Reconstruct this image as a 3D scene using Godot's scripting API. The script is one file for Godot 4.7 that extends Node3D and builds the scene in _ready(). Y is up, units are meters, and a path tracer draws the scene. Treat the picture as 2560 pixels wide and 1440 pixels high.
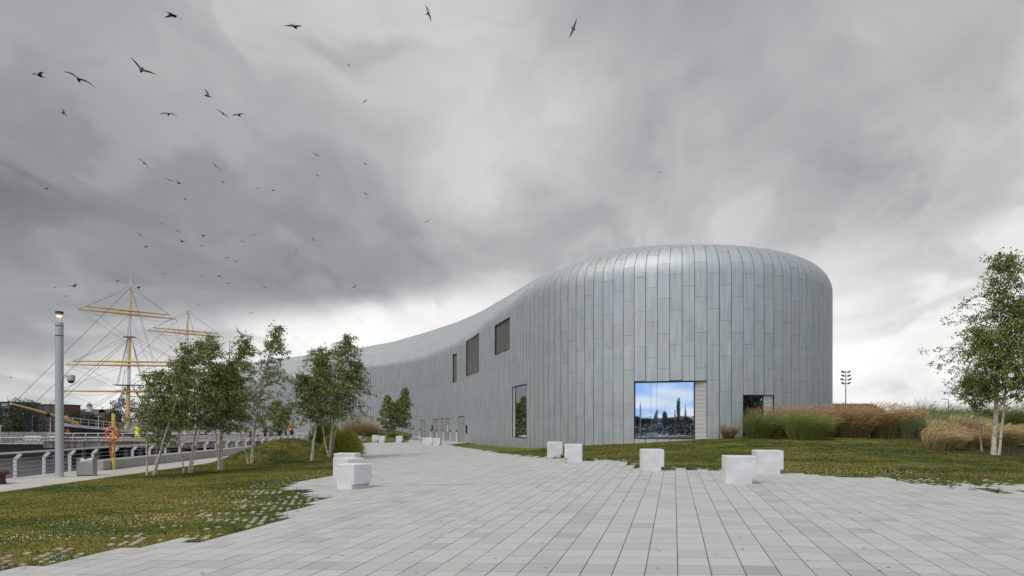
extends Node3D
# Riverside plaza with a curved zinc-clad museum, a moored tall ship and gulls under grey cloud.
# World: camera at the origin of the plan, x to the side, depth = -z, y up, metres.

const EYE := 1.7
const FOC := 1.1806            # focal length in picture heights
var rng := RandomNumberGenerator.new()
var M := {}
var T := {}
var taken := {}
var n_patch: FastNoiseLite
var n_fine: FastNoiseLite

# ---------------------------------------------------------------- mesh builder
class Shape:
	var v := PackedVector3Array()
	var n := PackedVector3Array()
	var c := PackedColorArray()
	var uv := PackedVector2Array()
	var col := Color(1, 1, 1)
	func tri_n(a: Vector3, b: Vector3, d: Vector3, na: Vector3, nb: Vector3, nd: Vector3) -> void:
		v.push_back(a); v.push_back(d); v.push_back(b)
		n.push_back(na); n.push_back(nd); n.push_back(nb)
		c.push_back(col); c.push_back(col); c.push_back(col)
		uv.push_back(Vector2(a.x, a.y)); uv.push_back(Vector2(d.x, d.y)); uv.push_back(Vector2(b.x, b.y))
	# corners run anticlockwise seen from outside
	func tri(a: Vector3, b: Vector3, d: Vector3) -> void:
		var m := (b - a).cross(d - a).normalized()
		tri_n(a, b, d, m, m, m)
	func quad(a: Vector3, b: Vector3, d: Vector3, e: Vector3) -> void:
		var m := (d - a).cross(e - b).normalized()
		tri_n(a, b, d, m, m, m)
		tri_n(a, d, e, m, m, m)
	func quad_n(a: Vector3, b: Vector3, d: Vector3, e: Vector3, na: Vector3, nb: Vector3, nd: Vector3, ne: Vector3) -> void:
		tri_n(a, b, d, na, nb, nd)
		tri_n(a, d, e, na, nd, ne)
	func box(t: Transform3D, s: Vector3) -> void:
		var h := s * 0.5
		var p := []
		for i in 8:
			p.append(t * Vector3(h.x * (1 if i & 1 else -1), h.y * (1 if i & 2 else -1), h.z * (1 if i & 4 else -1)))
		quad(p[4], p[5], p[7], p[6]); quad(p[1], p[0], p[2], p[3])
		quad(p[5], p[1], p[3], p[7]); quad(p[0], p[4], p[6], p[2])
		quad(p[6], p[7], p[3], p[2]); quad(p[0], p[1], p[5], p[4])
	func boxat(at: Vector3, s: Vector3, turn := 0.0) -> void:
		box(Transform3D(Basis(Vector3.UP, turn), at), s)
	# box with chamfered edges
	func soft_box(t: Transform3D, s: Vector3, b: float) -> void:
		var h := s * 0.5
		for ax in 3:
			for sg in [-1.0, 1.0]:
				var u := (ax + 1) % 3
				var w := (ax + 2) % 3
				var q := []
				for k in [[-1, -1], [1, -1], [1, 1], [-1, 1]]:
					var p := Vector3.ZERO
					p[ax] = sg * h[ax]; p[u] = k[0] * (h[u] - b); p[w] = k[1] * (h[w] - b)
					q.append(t * p)
				if sg > 0: quad(q[0], q[1], q[2], q[3])
				else: quad(q[3], q[2], q[1], q[0])
		for ax in 3:
			var u := (ax + 1) % 3
			var w := (ax + 2) % 3
			for su in [-1.0, 1.0]:
				for sw in [-1.0, 1.0]:
					var q := []
					for k in [[-1, 0], [1, 0], [1, 1], [-1, 1]]:
						var p := Vector3.ZERO
						p[ax] = k[0] * (h[ax] - b)
						p[u] = su * (h[u] if k[1] == 0 else h[u] - b)
						p[w] = sw * (h[w] - b if k[1] == 0 else h[w])
						q.append(t * p)
					var out: Vector3 = t.basis * (axis(u) * su + axis(w) * sw)
					if (q[2] - q[0]).cross(q[3] - q[1]).dot(out) > 0: quad(q[0], q[1], q[2], q[3])
					else: quad(q[3], q[2], q[1], q[0])
		for i in 8:
			var g := Vector3(1 if i & 1 else -1, 1 if i & 2 else -1, 1 if i & 4 else -1)
			var a := t * (Vector3(h.x, h.y - b, h.z - b) * g)
			var d := t * (Vector3(h.x - b, h.y, h.z - b) * g)
			var e := t * (Vector3(h.x - b, h.y - b, h.z) * g)
			if (d - a).cross(e - a).dot(t.basis * g) > 0: tri(a, d, e)
			else: tri(a, e, d)
	func axis(k: int) -> Vector3:
		var p := Vector3.ZERO
		p[k] = 1.0
		return p
	# round bar between two points
	func bar(a: Vector3, b: Vector3, ra: float, rb := -1.0, sides := 6, caps := false) -> void:
		if rb < 0: rb = ra
		var d := (b - a).normalized()
		var u := d.cross(Vector3.UP if absf(d.y) < 0.9 else Vector3.RIGHT).normalized()
		var w := d.cross(u)
		for i in sides:
			var t0 := TAU * i / sides
			var t1 := TAU * (i + 1) / sides
			var n0 := u * cos(t0) + w * sin(t0)
			var n1 := u * cos(t1) + w * sin(t1)
			quad_n(a + n0 * ra, a + n1 * ra, b + n1 * rb, b + n0 * rb, n0, n1, n1, n0)
			if caps:
				tri_n(b, b + n0 * rb, b + n1 * rb, d, d, d)
				tri_n(a, a + n1 * ra, a + n0 * ra, -d, -d, -d)
	func poly(pts: Array, rad: Array, sides := 5) -> void:
		for i in pts.size() - 1:
			bar(pts[i], pts[i + 1], rad[i], rad[i + 1], sides)
	# turned shape round a vertical axis; rows are [radius, height]
	func lathe(at: Vector3, rows: Array, sides := 16) -> void:
		for i in rows.size() - 1:
			var r0: float = rows[i][0]
			var r1: float = rows[i + 1][0]
			var y0: float = rows[i][1]
			var y1: float = rows[i + 1][1]
			var sl := Vector2(y1 - y0, r0 - r1).normalized()
			for k in sides:
				var t0 := TAU * k / sides
				var t1 := TAU * (k + 1) / sides
				var e0 := Vector3(cos(t0), 0, -sin(t0))
				var e1 := Vector3(cos(t1), 0, -sin(t1))
				var n0 := (e0 * sl.x + Vector3.UP * sl.y).normalized()
				var n1 := (e1 * sl.x + Vector3.UP * sl.y).normalized()
				quad_n(at + e0 * r0 + Vector3.UP * y0, at + e1 * r0 + Vector3.UP * y0, at + e1 * r1 + Vector3.UP * y1, at + e0 * r1 + Vector3.UP * y1, n0, n1, n1, n0)
	func ring(at: Vector3, b: Basis, big: float, small: float, sides := 24, tube := 8) -> void:
		for i in sides:
			for j in tube:
				var q := []
				var m := []
				for k in [[0, 0], [1, 0], [1, 1], [0, 1]]:
					var a: float = TAU * (i + k[0]) / sides
					var e: float = TAU * (j + k[1]) / tube
					var d := Vector3(cos(a), sin(a), 0)
					var nn := d * cos(e) + Vector3(0, 0, 1) * sin(e)
					m.append(b * nn)
					q.append(at + b * (d * big + nn * small))
				quad_n(q[0], q[1], q[2], q[3], m[0], m[1], m[2], m[3])
	func mesh() -> ArrayMesh:
		var arr := []
		arr.resize(Mesh.ARRAY_MAX)
		arr[Mesh.ARRAY_VERTEX] = v
		arr[Mesh.ARRAY_NORMAL] = n
		arr[Mesh.ARRAY_COLOR] = c
		arr[Mesh.ARRAY_TEX_UV] = uv
		var am := ArrayMesh.new()
		am.add_surface_from_arrays(Mesh.PRIMITIVE_TRIANGLES, arr)
		return am

# ---------------------------------------------------------------- nodes
func numbered(called: String) -> String:
	var k: int = taken.get(called, 0)
	taken[called] = k + 1
	return called if k == 0 else "%s_%03d" % [called, k]

func tag(o: Node, label := "", category := "", group := "", kind := ""):
	if label: o.set_meta("label", label)
	if category: o.set_meta("category", category)
	if group: o.set_meta("group", group)
	if kind: o.set_meta("kind", kind)
	return o

func part(called: String, s: Shape, m: Material, parent: Node) -> MeshInstance3D:
	var o := MeshInstance3D.new()
	o.mesh = s.mesh()
	o.material_override = m
	o.name = called
	parent.add_child(o, true)
	return o

func solo(called: String, s: Shape, m: Material, label := "", category := "", group := "", kind := "") -> MeshInstance3D:
	var o := MeshInstance3D.new()
	o.mesh = s.mesh()
	o.material_override = m
	o.name = numbered(called)
	add_child(o)
	tag(o, label, category, group, kind)
	return o

func thing(called: String, at: Vector3, label: String, category: String, group := "", turn := 0.0) -> Node3D:
	var o := Node3D.new()
	o.name = numbered(called)
	add_child(o)
	o.position = at
	o.rotation.y = turn
	tag(o, label, category, group)
	return o

func dup(src: Node3D, at: Vector3, turn := 0.0, label := "") -> Node3D:
	var o: Node3D = src.duplicate()
	o.name = numbered(str(src.name).rstrip("0123456789").trim_suffix("_"))
	add_child(o)
	o.position = at
	o.rotation.y = turn
	if label: o.set_meta("label", label)
	return o

# ---------------------------------------------------------------- textures and materials
func noise(freq: float, seed_: int, oct := 4) -> FastNoiseLite:
	var k := FastNoiseLite.new()
	k.noise_type = FastNoiseLite.TYPE_SIMPLEX_SMOOTH
	k.frequency = freq
	k.seed = seed_
	k.fractal_octaves = oct
	return k

# grey multiplier texture between lo and hi; stretch makes it run along one side
func grain(freq: float, seed_: int, lo: float, hi: float, oct := 4, size := 512, stretch := Vector2(1, 1), tint := Color(0, 0, 0, 0)) -> ImageTexture:
	var k := noise(freq, seed_, oct)
	var w := int(size * stretch.x)
	var h := int(size * stretch.y)
	var im := k.get_seamless_image(w, h)
	im.convert(Image.FORMAT_RGB8)
	if w != size or h != size: im.resize(size, size, Image.INTERPOLATE_CUBIC)
	var lut := PackedByteArray()
	var raw := im.get_data()
	lut.resize(raw.size())
	for i in range(0, raw.size(), 3):
		var g := lo + (hi - lo) * raw[i] / 255.0
		lut[i] = int(clampf(g + tint.r, 0, 1) * 255)
		lut[i + 1] = int(clampf(g + tint.g, 0, 1) * 255)
		lut[i + 2] = int(clampf(g + tint.b, 0, 1) * 255)
	var out := Image.create_from_data(size, size, false, Image.FORMAT_RGB8, lut)
	out.generate_mipmaps()
	return ImageTexture.create_from_image(out)

func bumps(freq: float, seed_: int, strength: float, oct := 4, size := 512, stretch := Vector2(1, 1)) -> ImageTexture:
	var k := noise(freq, seed_, oct)
	var im := k.get_seamless_image(int(size * stretch.x), int(size * stretch.y))
	im.resize(size, size, Image.INTERPOLATE_CUBIC)
	im.convert(Image.FORMAT_RGBA8)
	im.bump_map_to_normal_map(strength)
	return ImageTexture.create_from_image(im)

# lin: real base colour (linear)
func mat(lin: Color, rough: float, metal := 0.0, tex: Texture2D = null, scale := 1.0, nrm: Texture2D = null, nscale := 1.0) -> StandardMaterial3D:
	var m := StandardMaterial3D.new()
	m.albedo_color = lin.linear_to_srgb()
	m.roughness = rough
	m.metallic = metal
	m.vertex_color_use_as_albedo = true
	if tex:
		m.albedo_texture = tex
	if nrm:
		m.normal_enabled = true
		m.normal_texture = nrm
		m.normal_scale = nscale
	if tex or nrm:
		m.uv1_triplanar = true
		m.uv1_world_triplanar = true
		m.uv1_scale = Vector3.ONE * scale
	return m

func ss(a: float, b: float, x: float) -> float:
	var t := clampf((x - a) / (b - a), 0.0, 1.0)
	return t * t * (3.0 - 2.0 * t)

# the lie of the land: x to the side, d = depth
func land(x: float, d: float) -> float:
	var a := clampf((3.0 - x) / 17.5, 0.0, 1.0)
	var b := ss(28.0, 85.0, d)
	var y := -0.7 * (1.0 - (1.0 - a) * (1.0 - b))
	y += clampf(0.17 + (x - 3.3) * 0.066, 0.0, 0.85) * ss(21.0, 42.0, d) * ss(-2.0, 3.0, x)
	var r := pow((x + 14.5) / 3.8, 2) + pow((d - 44.0) / 9.0, 2)
	if r < 1.0: y += 1.3 * pow(1.0 - r, 2)
	r = pow((x + 16.5) / 7.0, 2) + pow((d - 88.0) / 9.0, 2)
	if r < 1.0: y += 1.35 * pow(1.0 - r, 2)
	return y

func on(x: float, d: float, up := 0.0) -> Vector3:
	return Vector3(x, land(x, d) + up, -d)

# ---------------------------------------------------------------- sky, sun, camera
const EXPOSURE := 1.25
# brightness of the cloud cover read off at compass bearings (degrees from the view axis) and heights (degrees)
func cloud_table() -> Array:
	return [
		[2.4, 9.8, 205, 0.0006],
		[10.7, 9.7, 220, 0.0006],
		[20.0, 9.3, 232, 0.0006],
		[2.4, 8.5, 232, 0.0006],
		[10.7, 8.4, 235, 0.0006],
		[18.5, 8.1, 238, 0.0006],
		[23.5, 7.8, 242, 0.0006],
		[0.7, 6.5, 244, 0.0006],
		[7.4, 6.5, 240, 0.0006],
		[15.5, 6.3, 240, 0.0006],
		[21.5, 6.1, 240, 0.0006],
		[-4.4, 4.2, 248, 0.0006],
		[2.4, 4.2, 246, 0.0006],
		[10.7, 4.1, 242, 0.0006],
		[18.5, 4.0, 240, 0.0006],
		[-4.4, 2.2, 246, 0.0006],
		[4.0, 2.2, 244, 0.0006],
		[12.3, 2.1, 243, 0.0006],
		[20.0, 2.1, 243, 0.0006],
		[-37.0, 27.2, 163, 0.0032],
		[-27.4, 29.8, 180, 0.0032],
		[-20.6, 31.1, 186, 0.0032],
		[-12.6, 32.2, 195, 0.0032],
		[0.0, 32.8, 192, 0.0032],
		[7.4, 32.6, 180, 0.0032],
		[13.9, 32.0, 166, 0.0032],
		[23.0, 30.7, 172, 0.0032],
		[31.0, 28.9, 170, 0.0032],
		[37.0, 27.2, 185, 0.0032],
		[-37.0, 24.4, 160, 0.0032],
		[-31.2, 25.9, 172, 0.0032],
		[-26.0, 27.0, 186, 0.0032],
		[-20.6, 28.0, 176, 0.0032],
		[-12.6, 29.0, 192, 0.0032],
		[-4.4, 29.5, 198, 0.0032],
		[4.0, 29.5, 188, 0.0032],
		[13.9, 28.9, 168, 0.0032],
		[23.0, 27.6, 176, 0.0032],
		[31.0, 26.0, 184, 0.0032],
		[37.0, 24.4, 192, 0.0032],
		[-37.0, 21.9, 163, 0.0032],
		[-32.4, 23.0, 170, 0.0032],
		[-27.4, 24.1, 180, 0.0032],
		[-20.6, 25.2, 165, 0.0032],
		[-15.8, 25.8, 178, 0.0032],
		[-12.6, 26.1, 186, 0.0032],
		[-7.7, 26.5, 198, 0.0032],
		[0.0, 26.7, 196, 0.0032],
		[5.7, 26.6, 186, 0.0032],
		[10.7, 26.3, 170, 0.0032],
		[20.0, 25.3, 178, 0.0032],
		[28.4, 23.9, 198, 0.0032],
		[33.4, 22.8, 190, 0.0032],
		[37.0, 21.9, 200, 0.0032],
		[-37.0, 19.5, 150, 0.0032],
		[-30.0, 21.0, 168, 0.0032],
		[-24.6, 22.0, 170, 0.0032],
		[-20.3, 22.6, 162, 0.0032],
		[-15.8, 23.1, 168, 0.0032],
		[-9.4, 23.7, 186, 0.0032],
		[-2.7, 23.9, 206, 0.0032],
		[4.0, 23.9, 200, 0.0032],
		[12.3, 23.5, 180, 0.0032],
		[20.0, 22.6, 180, 0.0032],
		[27.1, 21.6, 188, 0.0032],
		[32.2, 20.6, 205, 0.0032],
		[37.0, 19.5, 196, 0.0032],
		[-37.0, 17.1, 138, 0.0032],
		[-33.6, 17.8, 142, 0.0032],
		[-30.0, 18.5, 152, 0.0032],
		[-26.0, 19.1, 162, 0.0032],
		[-21.8, 19.7, 168, 0.0032],
		[-17.3, 20.2, 158, 0.0032],
		[-14.2, 20.5, 158, 0.0032],
		[-11.0, 20.7, 168, 0.0032],
		[-6.7, 20.9, 192, 0.0032],
		[-2.7, 21.1, 216, 0.0032],
		[1.3, 21.1, 210, 0.0032],
		[5.7, 21.0, 200, 0.0032],
		[10.7, 20.7, 192, 0.0032],
		[17.0, 20.2, 182, 0.0032],
		[23.0, 19.5, 172, 0.0032],
		[27.1, 18.9, 172, 0.0032],
		[31.0, 18.3, 188, 0.0032],
		[34.1, 17.7, 204, 0.0032],
		[37.0, 17.1, 192, 0.0032],
		[-37.0, 15.1, 140, 0.0032],
		[-32.4, 15.9, 140, 0.0032],
		[-27.4, 16.7, 146, 0.0032],
		[-21.8, 17.4, 156, 0.0032],
		[-15.8, 18.0, 152, 0.0032],
		[-11.0, 18.4, 160, 0.0032],
		[-6.0, 18.6, 176, 0.0032],
		[-1.0, 18.7, 196, 0.0032],
		[5.7, 18.6, 194, 0.0032],
		[13.9, 18.2, 190, 0.0032],
		[21.5, 17.5, 180, 0.0032],
		[28.4, 16.6, 182, 0.0032],
		[33.4, 15.8, 196, 0.0032],
		[37.0, 15.1, 196, 0.0032],
		[-37.0, 13.4, 143, 0.0032],
		[-32.4, 14.1, 141, 0.0032],
		[-27.4, 14.8, 141, 0.0032],
		[-23.2, 15.3, 148, 0.0032],
		[-18.8, 15.7, 150, 0.0032],
		[-14.2, 16.1, 144, 0.0032],
		[-9.4, 16.3, 153, 0.0032],
		[-4.4, 16.5, 168, 0.0032],
		[0.7, 16.5, 178, 0.0032],
		[7.4, 16.4, 182, 0.0032],
		[13.9, 16.1, 188, 0.0032],
		[20.0, 15.6, 188, 0.0032],
		[27.1, 14.8, 192, 0.0032],
		[31.0, 14.3, 194, 0.0032],
		[37.0, 13.4, 200, 0.0032],
		[-37.0, 10.8, 145, 0.0016],
		[-32.4, 11.4, 151, 0.0016],
		[-26.0, 12.1, 145, 0.0016],
		[-21.8, 12.5, 146, 0.0016],
		[-17.3, 12.8, 148, 0.0016],
		[-12.6, 13.1, 141, 0.0016],
		[-7.7, 13.3, 146, 0.0016],
		[-3.4, 13.4, 158, 0.0016],
		[0.7, 13.4, 170, 0.0016],
		[4.0, 13.4, 176, 0.0016],
		[10.7, 13.2, 190, 0.0016],
		[20.0, 12.6, 205, 0.0016],
		[26.3, 12.1, 232, 0.0016],
		[31.0, 11.5, 224, 0.0016],
		[34.5, 11.1, 226, 0.0016],
		[37.0, 10.8, 232, 0.0016],
		[-37.0, 9.2, 146, 0.0016],
		[-32.4, 9.7, 150, 0.0016],
		[-27.4, 10.2, 150, 0.0016],
		[26.8, 10.3, 244, 0.0016],
		[29.7, 10.0, 230, 0.0016],
		[31.7, 9.8, 210, 0.0016],
		[33.8, 9.6, 232, 0.0016],
		[37.0, 9.2, 242, 0.0016],
		[-37.0, 8.0, 148, 0.0008],
		[-32.4, 8.5, 154, 0.0008],
		[-27.4, 8.9, 154, 0.0008],
		[26.8, 8.9, 248, 0.0008],
		[31.0, 8.6, 240, 0.0008],
		[33.4, 8.4, 242, 0.0008],
		[37.0, 8.0, 244, 0.0008],
		[-37.0, 6.8, 152, 0.0008],
		[-32.4, 7.2, 157, 0.0008],
		[-27.4, 7.6, 166, 0.0008],
		[27.1, 7.6, 250, 0.0008],
		[32.2, 7.2, 244, 0.0008],
		[37.0, 6.8, 246, 0.0008],
		[-37.0, 5.2, 158, 0.0008],
		[-33.6, 5.5, 166, 0.0008],
		[-30.5, 5.6, 182, 0.0008],
		[-27.4, 5.8, 206, 0.0008],
		[-24.1, 6.0, 232, 0.0008],
		[-20.6, 6.1, 242, 0.0008],
		[-15.8, 6.3, 250, 0.0008],
		[-11.0, 6.4, 250, 0.0008],
		[-6.0, 6.5, 248, 0.0008],
		[27.1, 5.8, 244, 0.0008],
		[30.0, 5.7, 234, 0.0008],
		[33.4, 5.5, 236, 0.0008],
		[37.0, 5.2, 246, 0.0008],
		[-37.0, 3.4, 174, 0.0008],
		[-34.3, 3.5, 192, 0.0008],
		[-31.5, 3.6, 216, 0.0008],
		[-28.7, 3.7, 234, 0.0008],
		[-24.6, 3.8, 244, 0.0008],
		[-18.8, 4.0, 248, 0.0008],
		[-12.6, 4.1, 250, 0.0008],
		[27.1, 3.7, 244, 0.0008],
		[29.7, 3.7, 230, 0.0008],
		[33.4, 3.5, 228, 0.0008],
		[37.0, 3.4, 242, 0.0008],
		[-37.0, 1.7, 208, 0.0008],
		[-34.3, 1.8, 224, 0.0008],
		[-31.5, 1.9, 236, 0.0008],
		[-28.7, 1.9, 242, 0.0008],
		[-21.8, 2.0, 246, 0.0008],
		[-12.6, 2.1, 248, 0.0008],
		[27.1, 1.9, 248, 0.0008],
		[30.5, 1.9, 234, 0.0008],
		[33.8, 1.8, 236, 0.0008],
		[37.0, 1.7, 244, 0.0008],
		[-37.0, 0.4, 228, 0.0008],
		[-30.0, 0.4, 240, 0.0008],
		[-21.8, 0.5, 244, 0.0008],
		[0.0, 0.5, 244, 0.0008],
		[17.0, 0.5, 244, 0.0008],
		[27.1, 0.5, 246, 0.0008],
		[32.2, 0.4, 244, 0.0008],
		[37.0, 0.4, 244, 0.0008],
		[-24.1, 10.0, 152, 0.0003],
		[-24.1, 9.2, 152, 0.0003],
		[-24.1, 8.6, 156, 0.0003],
		[-24.1, 7.4, 176, 0.0003],
		[-24.1, 6.7, 196, 0.0003],
		[-23.0, 10.1, 150, 0.0003],
		[-23.0, 9.3, 150, 0.0003],
		[-23.0, 8.6, 154, 0.0003],
		[-23.0, 7.5, 191, 0.0003],
		[-23.0, 6.7, 212, 0.0003],
		[-21.8, 10.2, 149, 0.0003],
		[-21.8, 9.5, 149, 0.0003],
		[-21.8, 8.8, 153, 0.0003],
		[-21.8, 7.6, 206, 0.0003],
		[-21.8, 6.9, 228, 0.0003],
		[-20.6, 10.4, 148, 0.0003],
		[-20.6, 9.7, 148, 0.0003],
		[-20.6, 8.9, 152, 0.0003],
		[-20.6, 7.8, 216, 0.0003],
		[-20.6, 7.0, 235, 0.0003],
		[-19.4, 10.6, 146, 0.0003],
		[-19.4, 9.8, 146, 0.0003],
		[-19.4, 9.1, 150, 0.0003],
		[-19.4, 7.9, 226, 0.0003],
		[-19.4, 7.2, 242, 0.0003],
		[-18.2, 10.8, 145, 0.0003],
		[-18.2, 10.0, 145, 0.0003],
		[-18.2, 9.3, 149, 0.0003],
		[-18.2, 8.1, 233, 0.0003],
		[-18.2, 7.3, 246, 0.0003],
		[-17.0, 10.9, 144, 0.0003],
		[-17.0, 10.1, 144, 0.0003],
		[-17.0, 9.4, 148, 0.0003],
		[-17.0, 8.2, 235, 0.0003],
		[-17.0, 7.5, 247, 0.0003],
		[-15.8, 11.1, 143, 0.0003],
		[-15.8, 10.3, 143, 0.0003],
		[-15.8, 9.6, 147, 0.0003],
		[-15.8, 8.4, 237, 0.0003],
		[-15.8, 7.6, 248, 0.0003],
		[-14.5, 11.3, 142, 0.0003],
		[-14.5, 10.5, 142, 0.0003],
		[-14.5, 9.8, 146, 0.0003],
		[-14.5, 8.5, 239, 0.0003],
		[-14.5, 7.8, 248, 0.0003],
		[-13.2, 11.5, 141, 0.0003],
		[-13.2, 10.7, 141, 0.0003],
		[-13.2, 9.9, 145, 0.0003],
		[-13.2, 8.7, 241, 0.0003],
		[-13.2, 8.0, 249, 0.0003],
		[-12.0, 11.7, 142, 0.0003],
		[-12.0, 10.9, 142, 0.0003],
		[-12.0, 10.2, 146, 0.0003],
		[-12.0, 9.0, 241, 0.0003],
		[-12.0, 8.2, 249, 0.0003],
		[-10.7, 11.9, 144, 0.0003],
		[-10.7, 11.2, 144, 0.0003],
		[-10.7, 10.4, 148, 0.0003],
		[-10.7, 9.2, 240, 0.0003],
		[-10.7, 8.4, 249, 0.0003],
		[-9.4, 12.2, 146, 0.0003],
		[-9.4, 11.4, 146, 0.0003],
		[-9.4, 10.7, 150, 0.0003],
		[-9.4, 9.5, 239, 0.0003],
		[-9.4, 8.7, 248, 0.0003],
		[-8.0, 12.5, 150, 0.0003],
		[-8.0, 11.7, 150, 0.0003],
		[-8.0, 10.9, 154, 0.0003],
		[-8.0, 9.7, 238, 0.0003],
		[-8.0, 8.9, 247, 0.0003],
		[-6.7, 12.8, 155, 0.0003],
		[-6.7, 12.0, 155, 0.0003],
		[-6.7, 11.3, 159, 0.0003],
		[-6.7, 10.0, 237, 0.0003],
		[-6.7, 9.2, 247, 0.0003],
		[-5.4, 13.1, 159, 0.0003],
		[-5.4, 12.3, 159, 0.0003],
		[-5.4, 11.6, 163, 0.0003],
		[-5.4, 10.3, 236, 0.0003],
		[-5.4, 9.5, 246, 0.0003],
		[-4.0, 13.5, 162, 0.0003],
		[-4.0, 12.7, 162, 0.0003],
		[-4.0, 11.9, 166, 0.0003],
		[-4.0, 10.7, 235, 0.0003],
		[-4.0, 9.9, 246, 0.0003],
		[-2.7, 13.8, 165, 0.0003],
		[-2.7, 13.0, 165, 0.0003],
		[-2.7, 12.3, 169, 0.0003],
		[-2.7, 11.1, 234, 0.0003],
		[-2.7, 10.3, 245, 0.0003],
		[-1.3, 14.2, 167, 0.0003],
		[-1.3, 13.4, 167, 0.0003],
		[-1.3, 12.6, 171, 0.0003],
		[-1.3, 11.4, 233, 0.0003],
		[-1.3, 10.6, 244, 0.0003],
		[0.0, 14.5, 170, 0.0003],
		[0.0, 13.7, 170, 0.0003],
		[0.0, 13.0, 174, 0.0003],
		[0.0, 11.7, 232, 0.0003],
		[0.0, 11.0, 244, 0.0003],
	]

func sky_image() -> Image:
	var W := 2048
	var Hh := 1024
	# broad masses of cloud on a coarse grid
	var cw := 540
	var ch := 135
	var low := Image.create(cw, ch, false, Image.FORMAT_RF)
	var tab := cloud_table()
	var dirs := []
	for r in tab:
		var a := deg_to_rad(r[0])
		var e := deg_to_rad(r[1])
		dirs.append(Vector3(sin(a) * cos(e), sin(e), -cos(a) * cos(e)))
	var broad := noise(1.1, 77, 3)
	for j in ch:
		var el := (0.5 - (j + 0.5) / ch * 0.5) * PI
		for i in cw:
			var az := ((i + 0.5) / cw - 0.5) * TAU
			var d := Vector3(sin(az) * cos(el), sin(el), -cos(az) * cos(el))
			# out of view: cloud made bright behind the viewer to light walls and paving
			var back := ss(0.0, 0.75, d.z) * 0.82 + 0.18 * ss(0.15, 0.8, d.y)
			var far := 0.31 + 0.74 * back + 0.13 * broad.get_noise_3dv(d * 1.4) * (0.5 + back)
			var sw := 0.00003
			var sv := sw * far
			for k in tab.size():
				var c2 := 1.0 - d.dot(dirs[k])
				if c2 > 0.03: continue
				var sg: float = tab[k][3] if tab[k].size() > 3 else 0.0055
				var w := exp(-c2 / sg)
				sw += w
				sv += w * pow(tab[k][2] / 255.0, 2.2) / EXPOSURE
			low.set_pixel(i, j, Color(sv / sw, 0, 0))
	low.resize(W, Hh / 2, Image.INTERPOLATE_CUBIC)
	var lo := low.get_data().to_float32_array()
	var n1 := noise(0.9, 5, 5)
	var n2 := noise(2.6, 9, 4)
	var n3 := noise(1.2, 21, 4)
	var n4 := noise(1.25, 33, 4)
	var out := PackedFloat32Array()
	out.resize(W * Hh * 3)
	for j in Hh:
		if j >= Hh / 2:
			for i in W:
				var q := (j * W + i) * 3
				out[q] = 0.16; out[q + 1] = 0.16; out[q + 2] = 0.155
			continue
		var el := (0.5 - (j + 0.5) / Hh) * PI
		var ce := cos(el)
		var se := sin(el)
		for i in W:
			var az := ((i + 0.5) / W - 0.5) * TAU
			var dx := sin(az) * ce
			var dz := -cos(az) * ce
			var f := 1.0 / (se + 0.22)
			# cloud base is a ceiling: streets of cloud run away from the viewer and meet at the horizon
			var px := (dx * 0.985 + dz * 0.17) * f
			var pz := (-dx * 0.17 + dz * 0.985) * f
			var a := n1.get_noise_3d(px * 1.3, pz * 0.72, 0.0)
			var b := n2.get_noise_3d(px * 1.2 + a * 0.6, pz * 0.85 + a * 0.3, 3.0)
			# ragged rims of the separate cloud masses
			var c := n4.get_noise_3d(px * 1.1 + b * 0.35, pz * 0.8 + a * 0.5, 7.0)
			var rim := ss(-0.16, 0.16, c) - 0.5
			var v := lo[j * W + i]
			if v < 0.32: v = 0.32 * pow(v / 0.32, 1.13)
			var amp := (0.9 + 0.5 * (1.0 - se)) * (1.0 if v < 0.5 else 0.95)
			v *= 1.04 * clampf(1.0 + (a * 0.20 + b * 0.17 + rim * 0.09) * amp, 0.4, 1.7)
			# gaps of blue behind the cloud, where the cover is thin
			var gap := ss(0.02, 0.38, n3.get_noise_3d(px * 0.9, pz * 0.9, 9.0)) * ss(0.1, 0.5, dz)
			if v > 0.70: v = 0.70 + (v - 0.70) * 0.6
			var q := (j * W + (i + W / 2) % W) * 3
			var dk := clampf((0.5 - v) * 0.10, -0.02, 0.04)
			out[q] = lerpf(v * (1.0 - dk * 0.6), 0.30, gap * 0.85)
			out[q + 1] = lerpf(v * (1.0 - dk * 0.3), 0.52, gap * 0.85)
			out[q + 2] = lerpf(v * (1.015 + dk), 0.92, gap * 0.85)
	return Image.create_from_data(W, Hh, false, Image.FORMAT_RGBF, out.to_byte_array())

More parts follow.
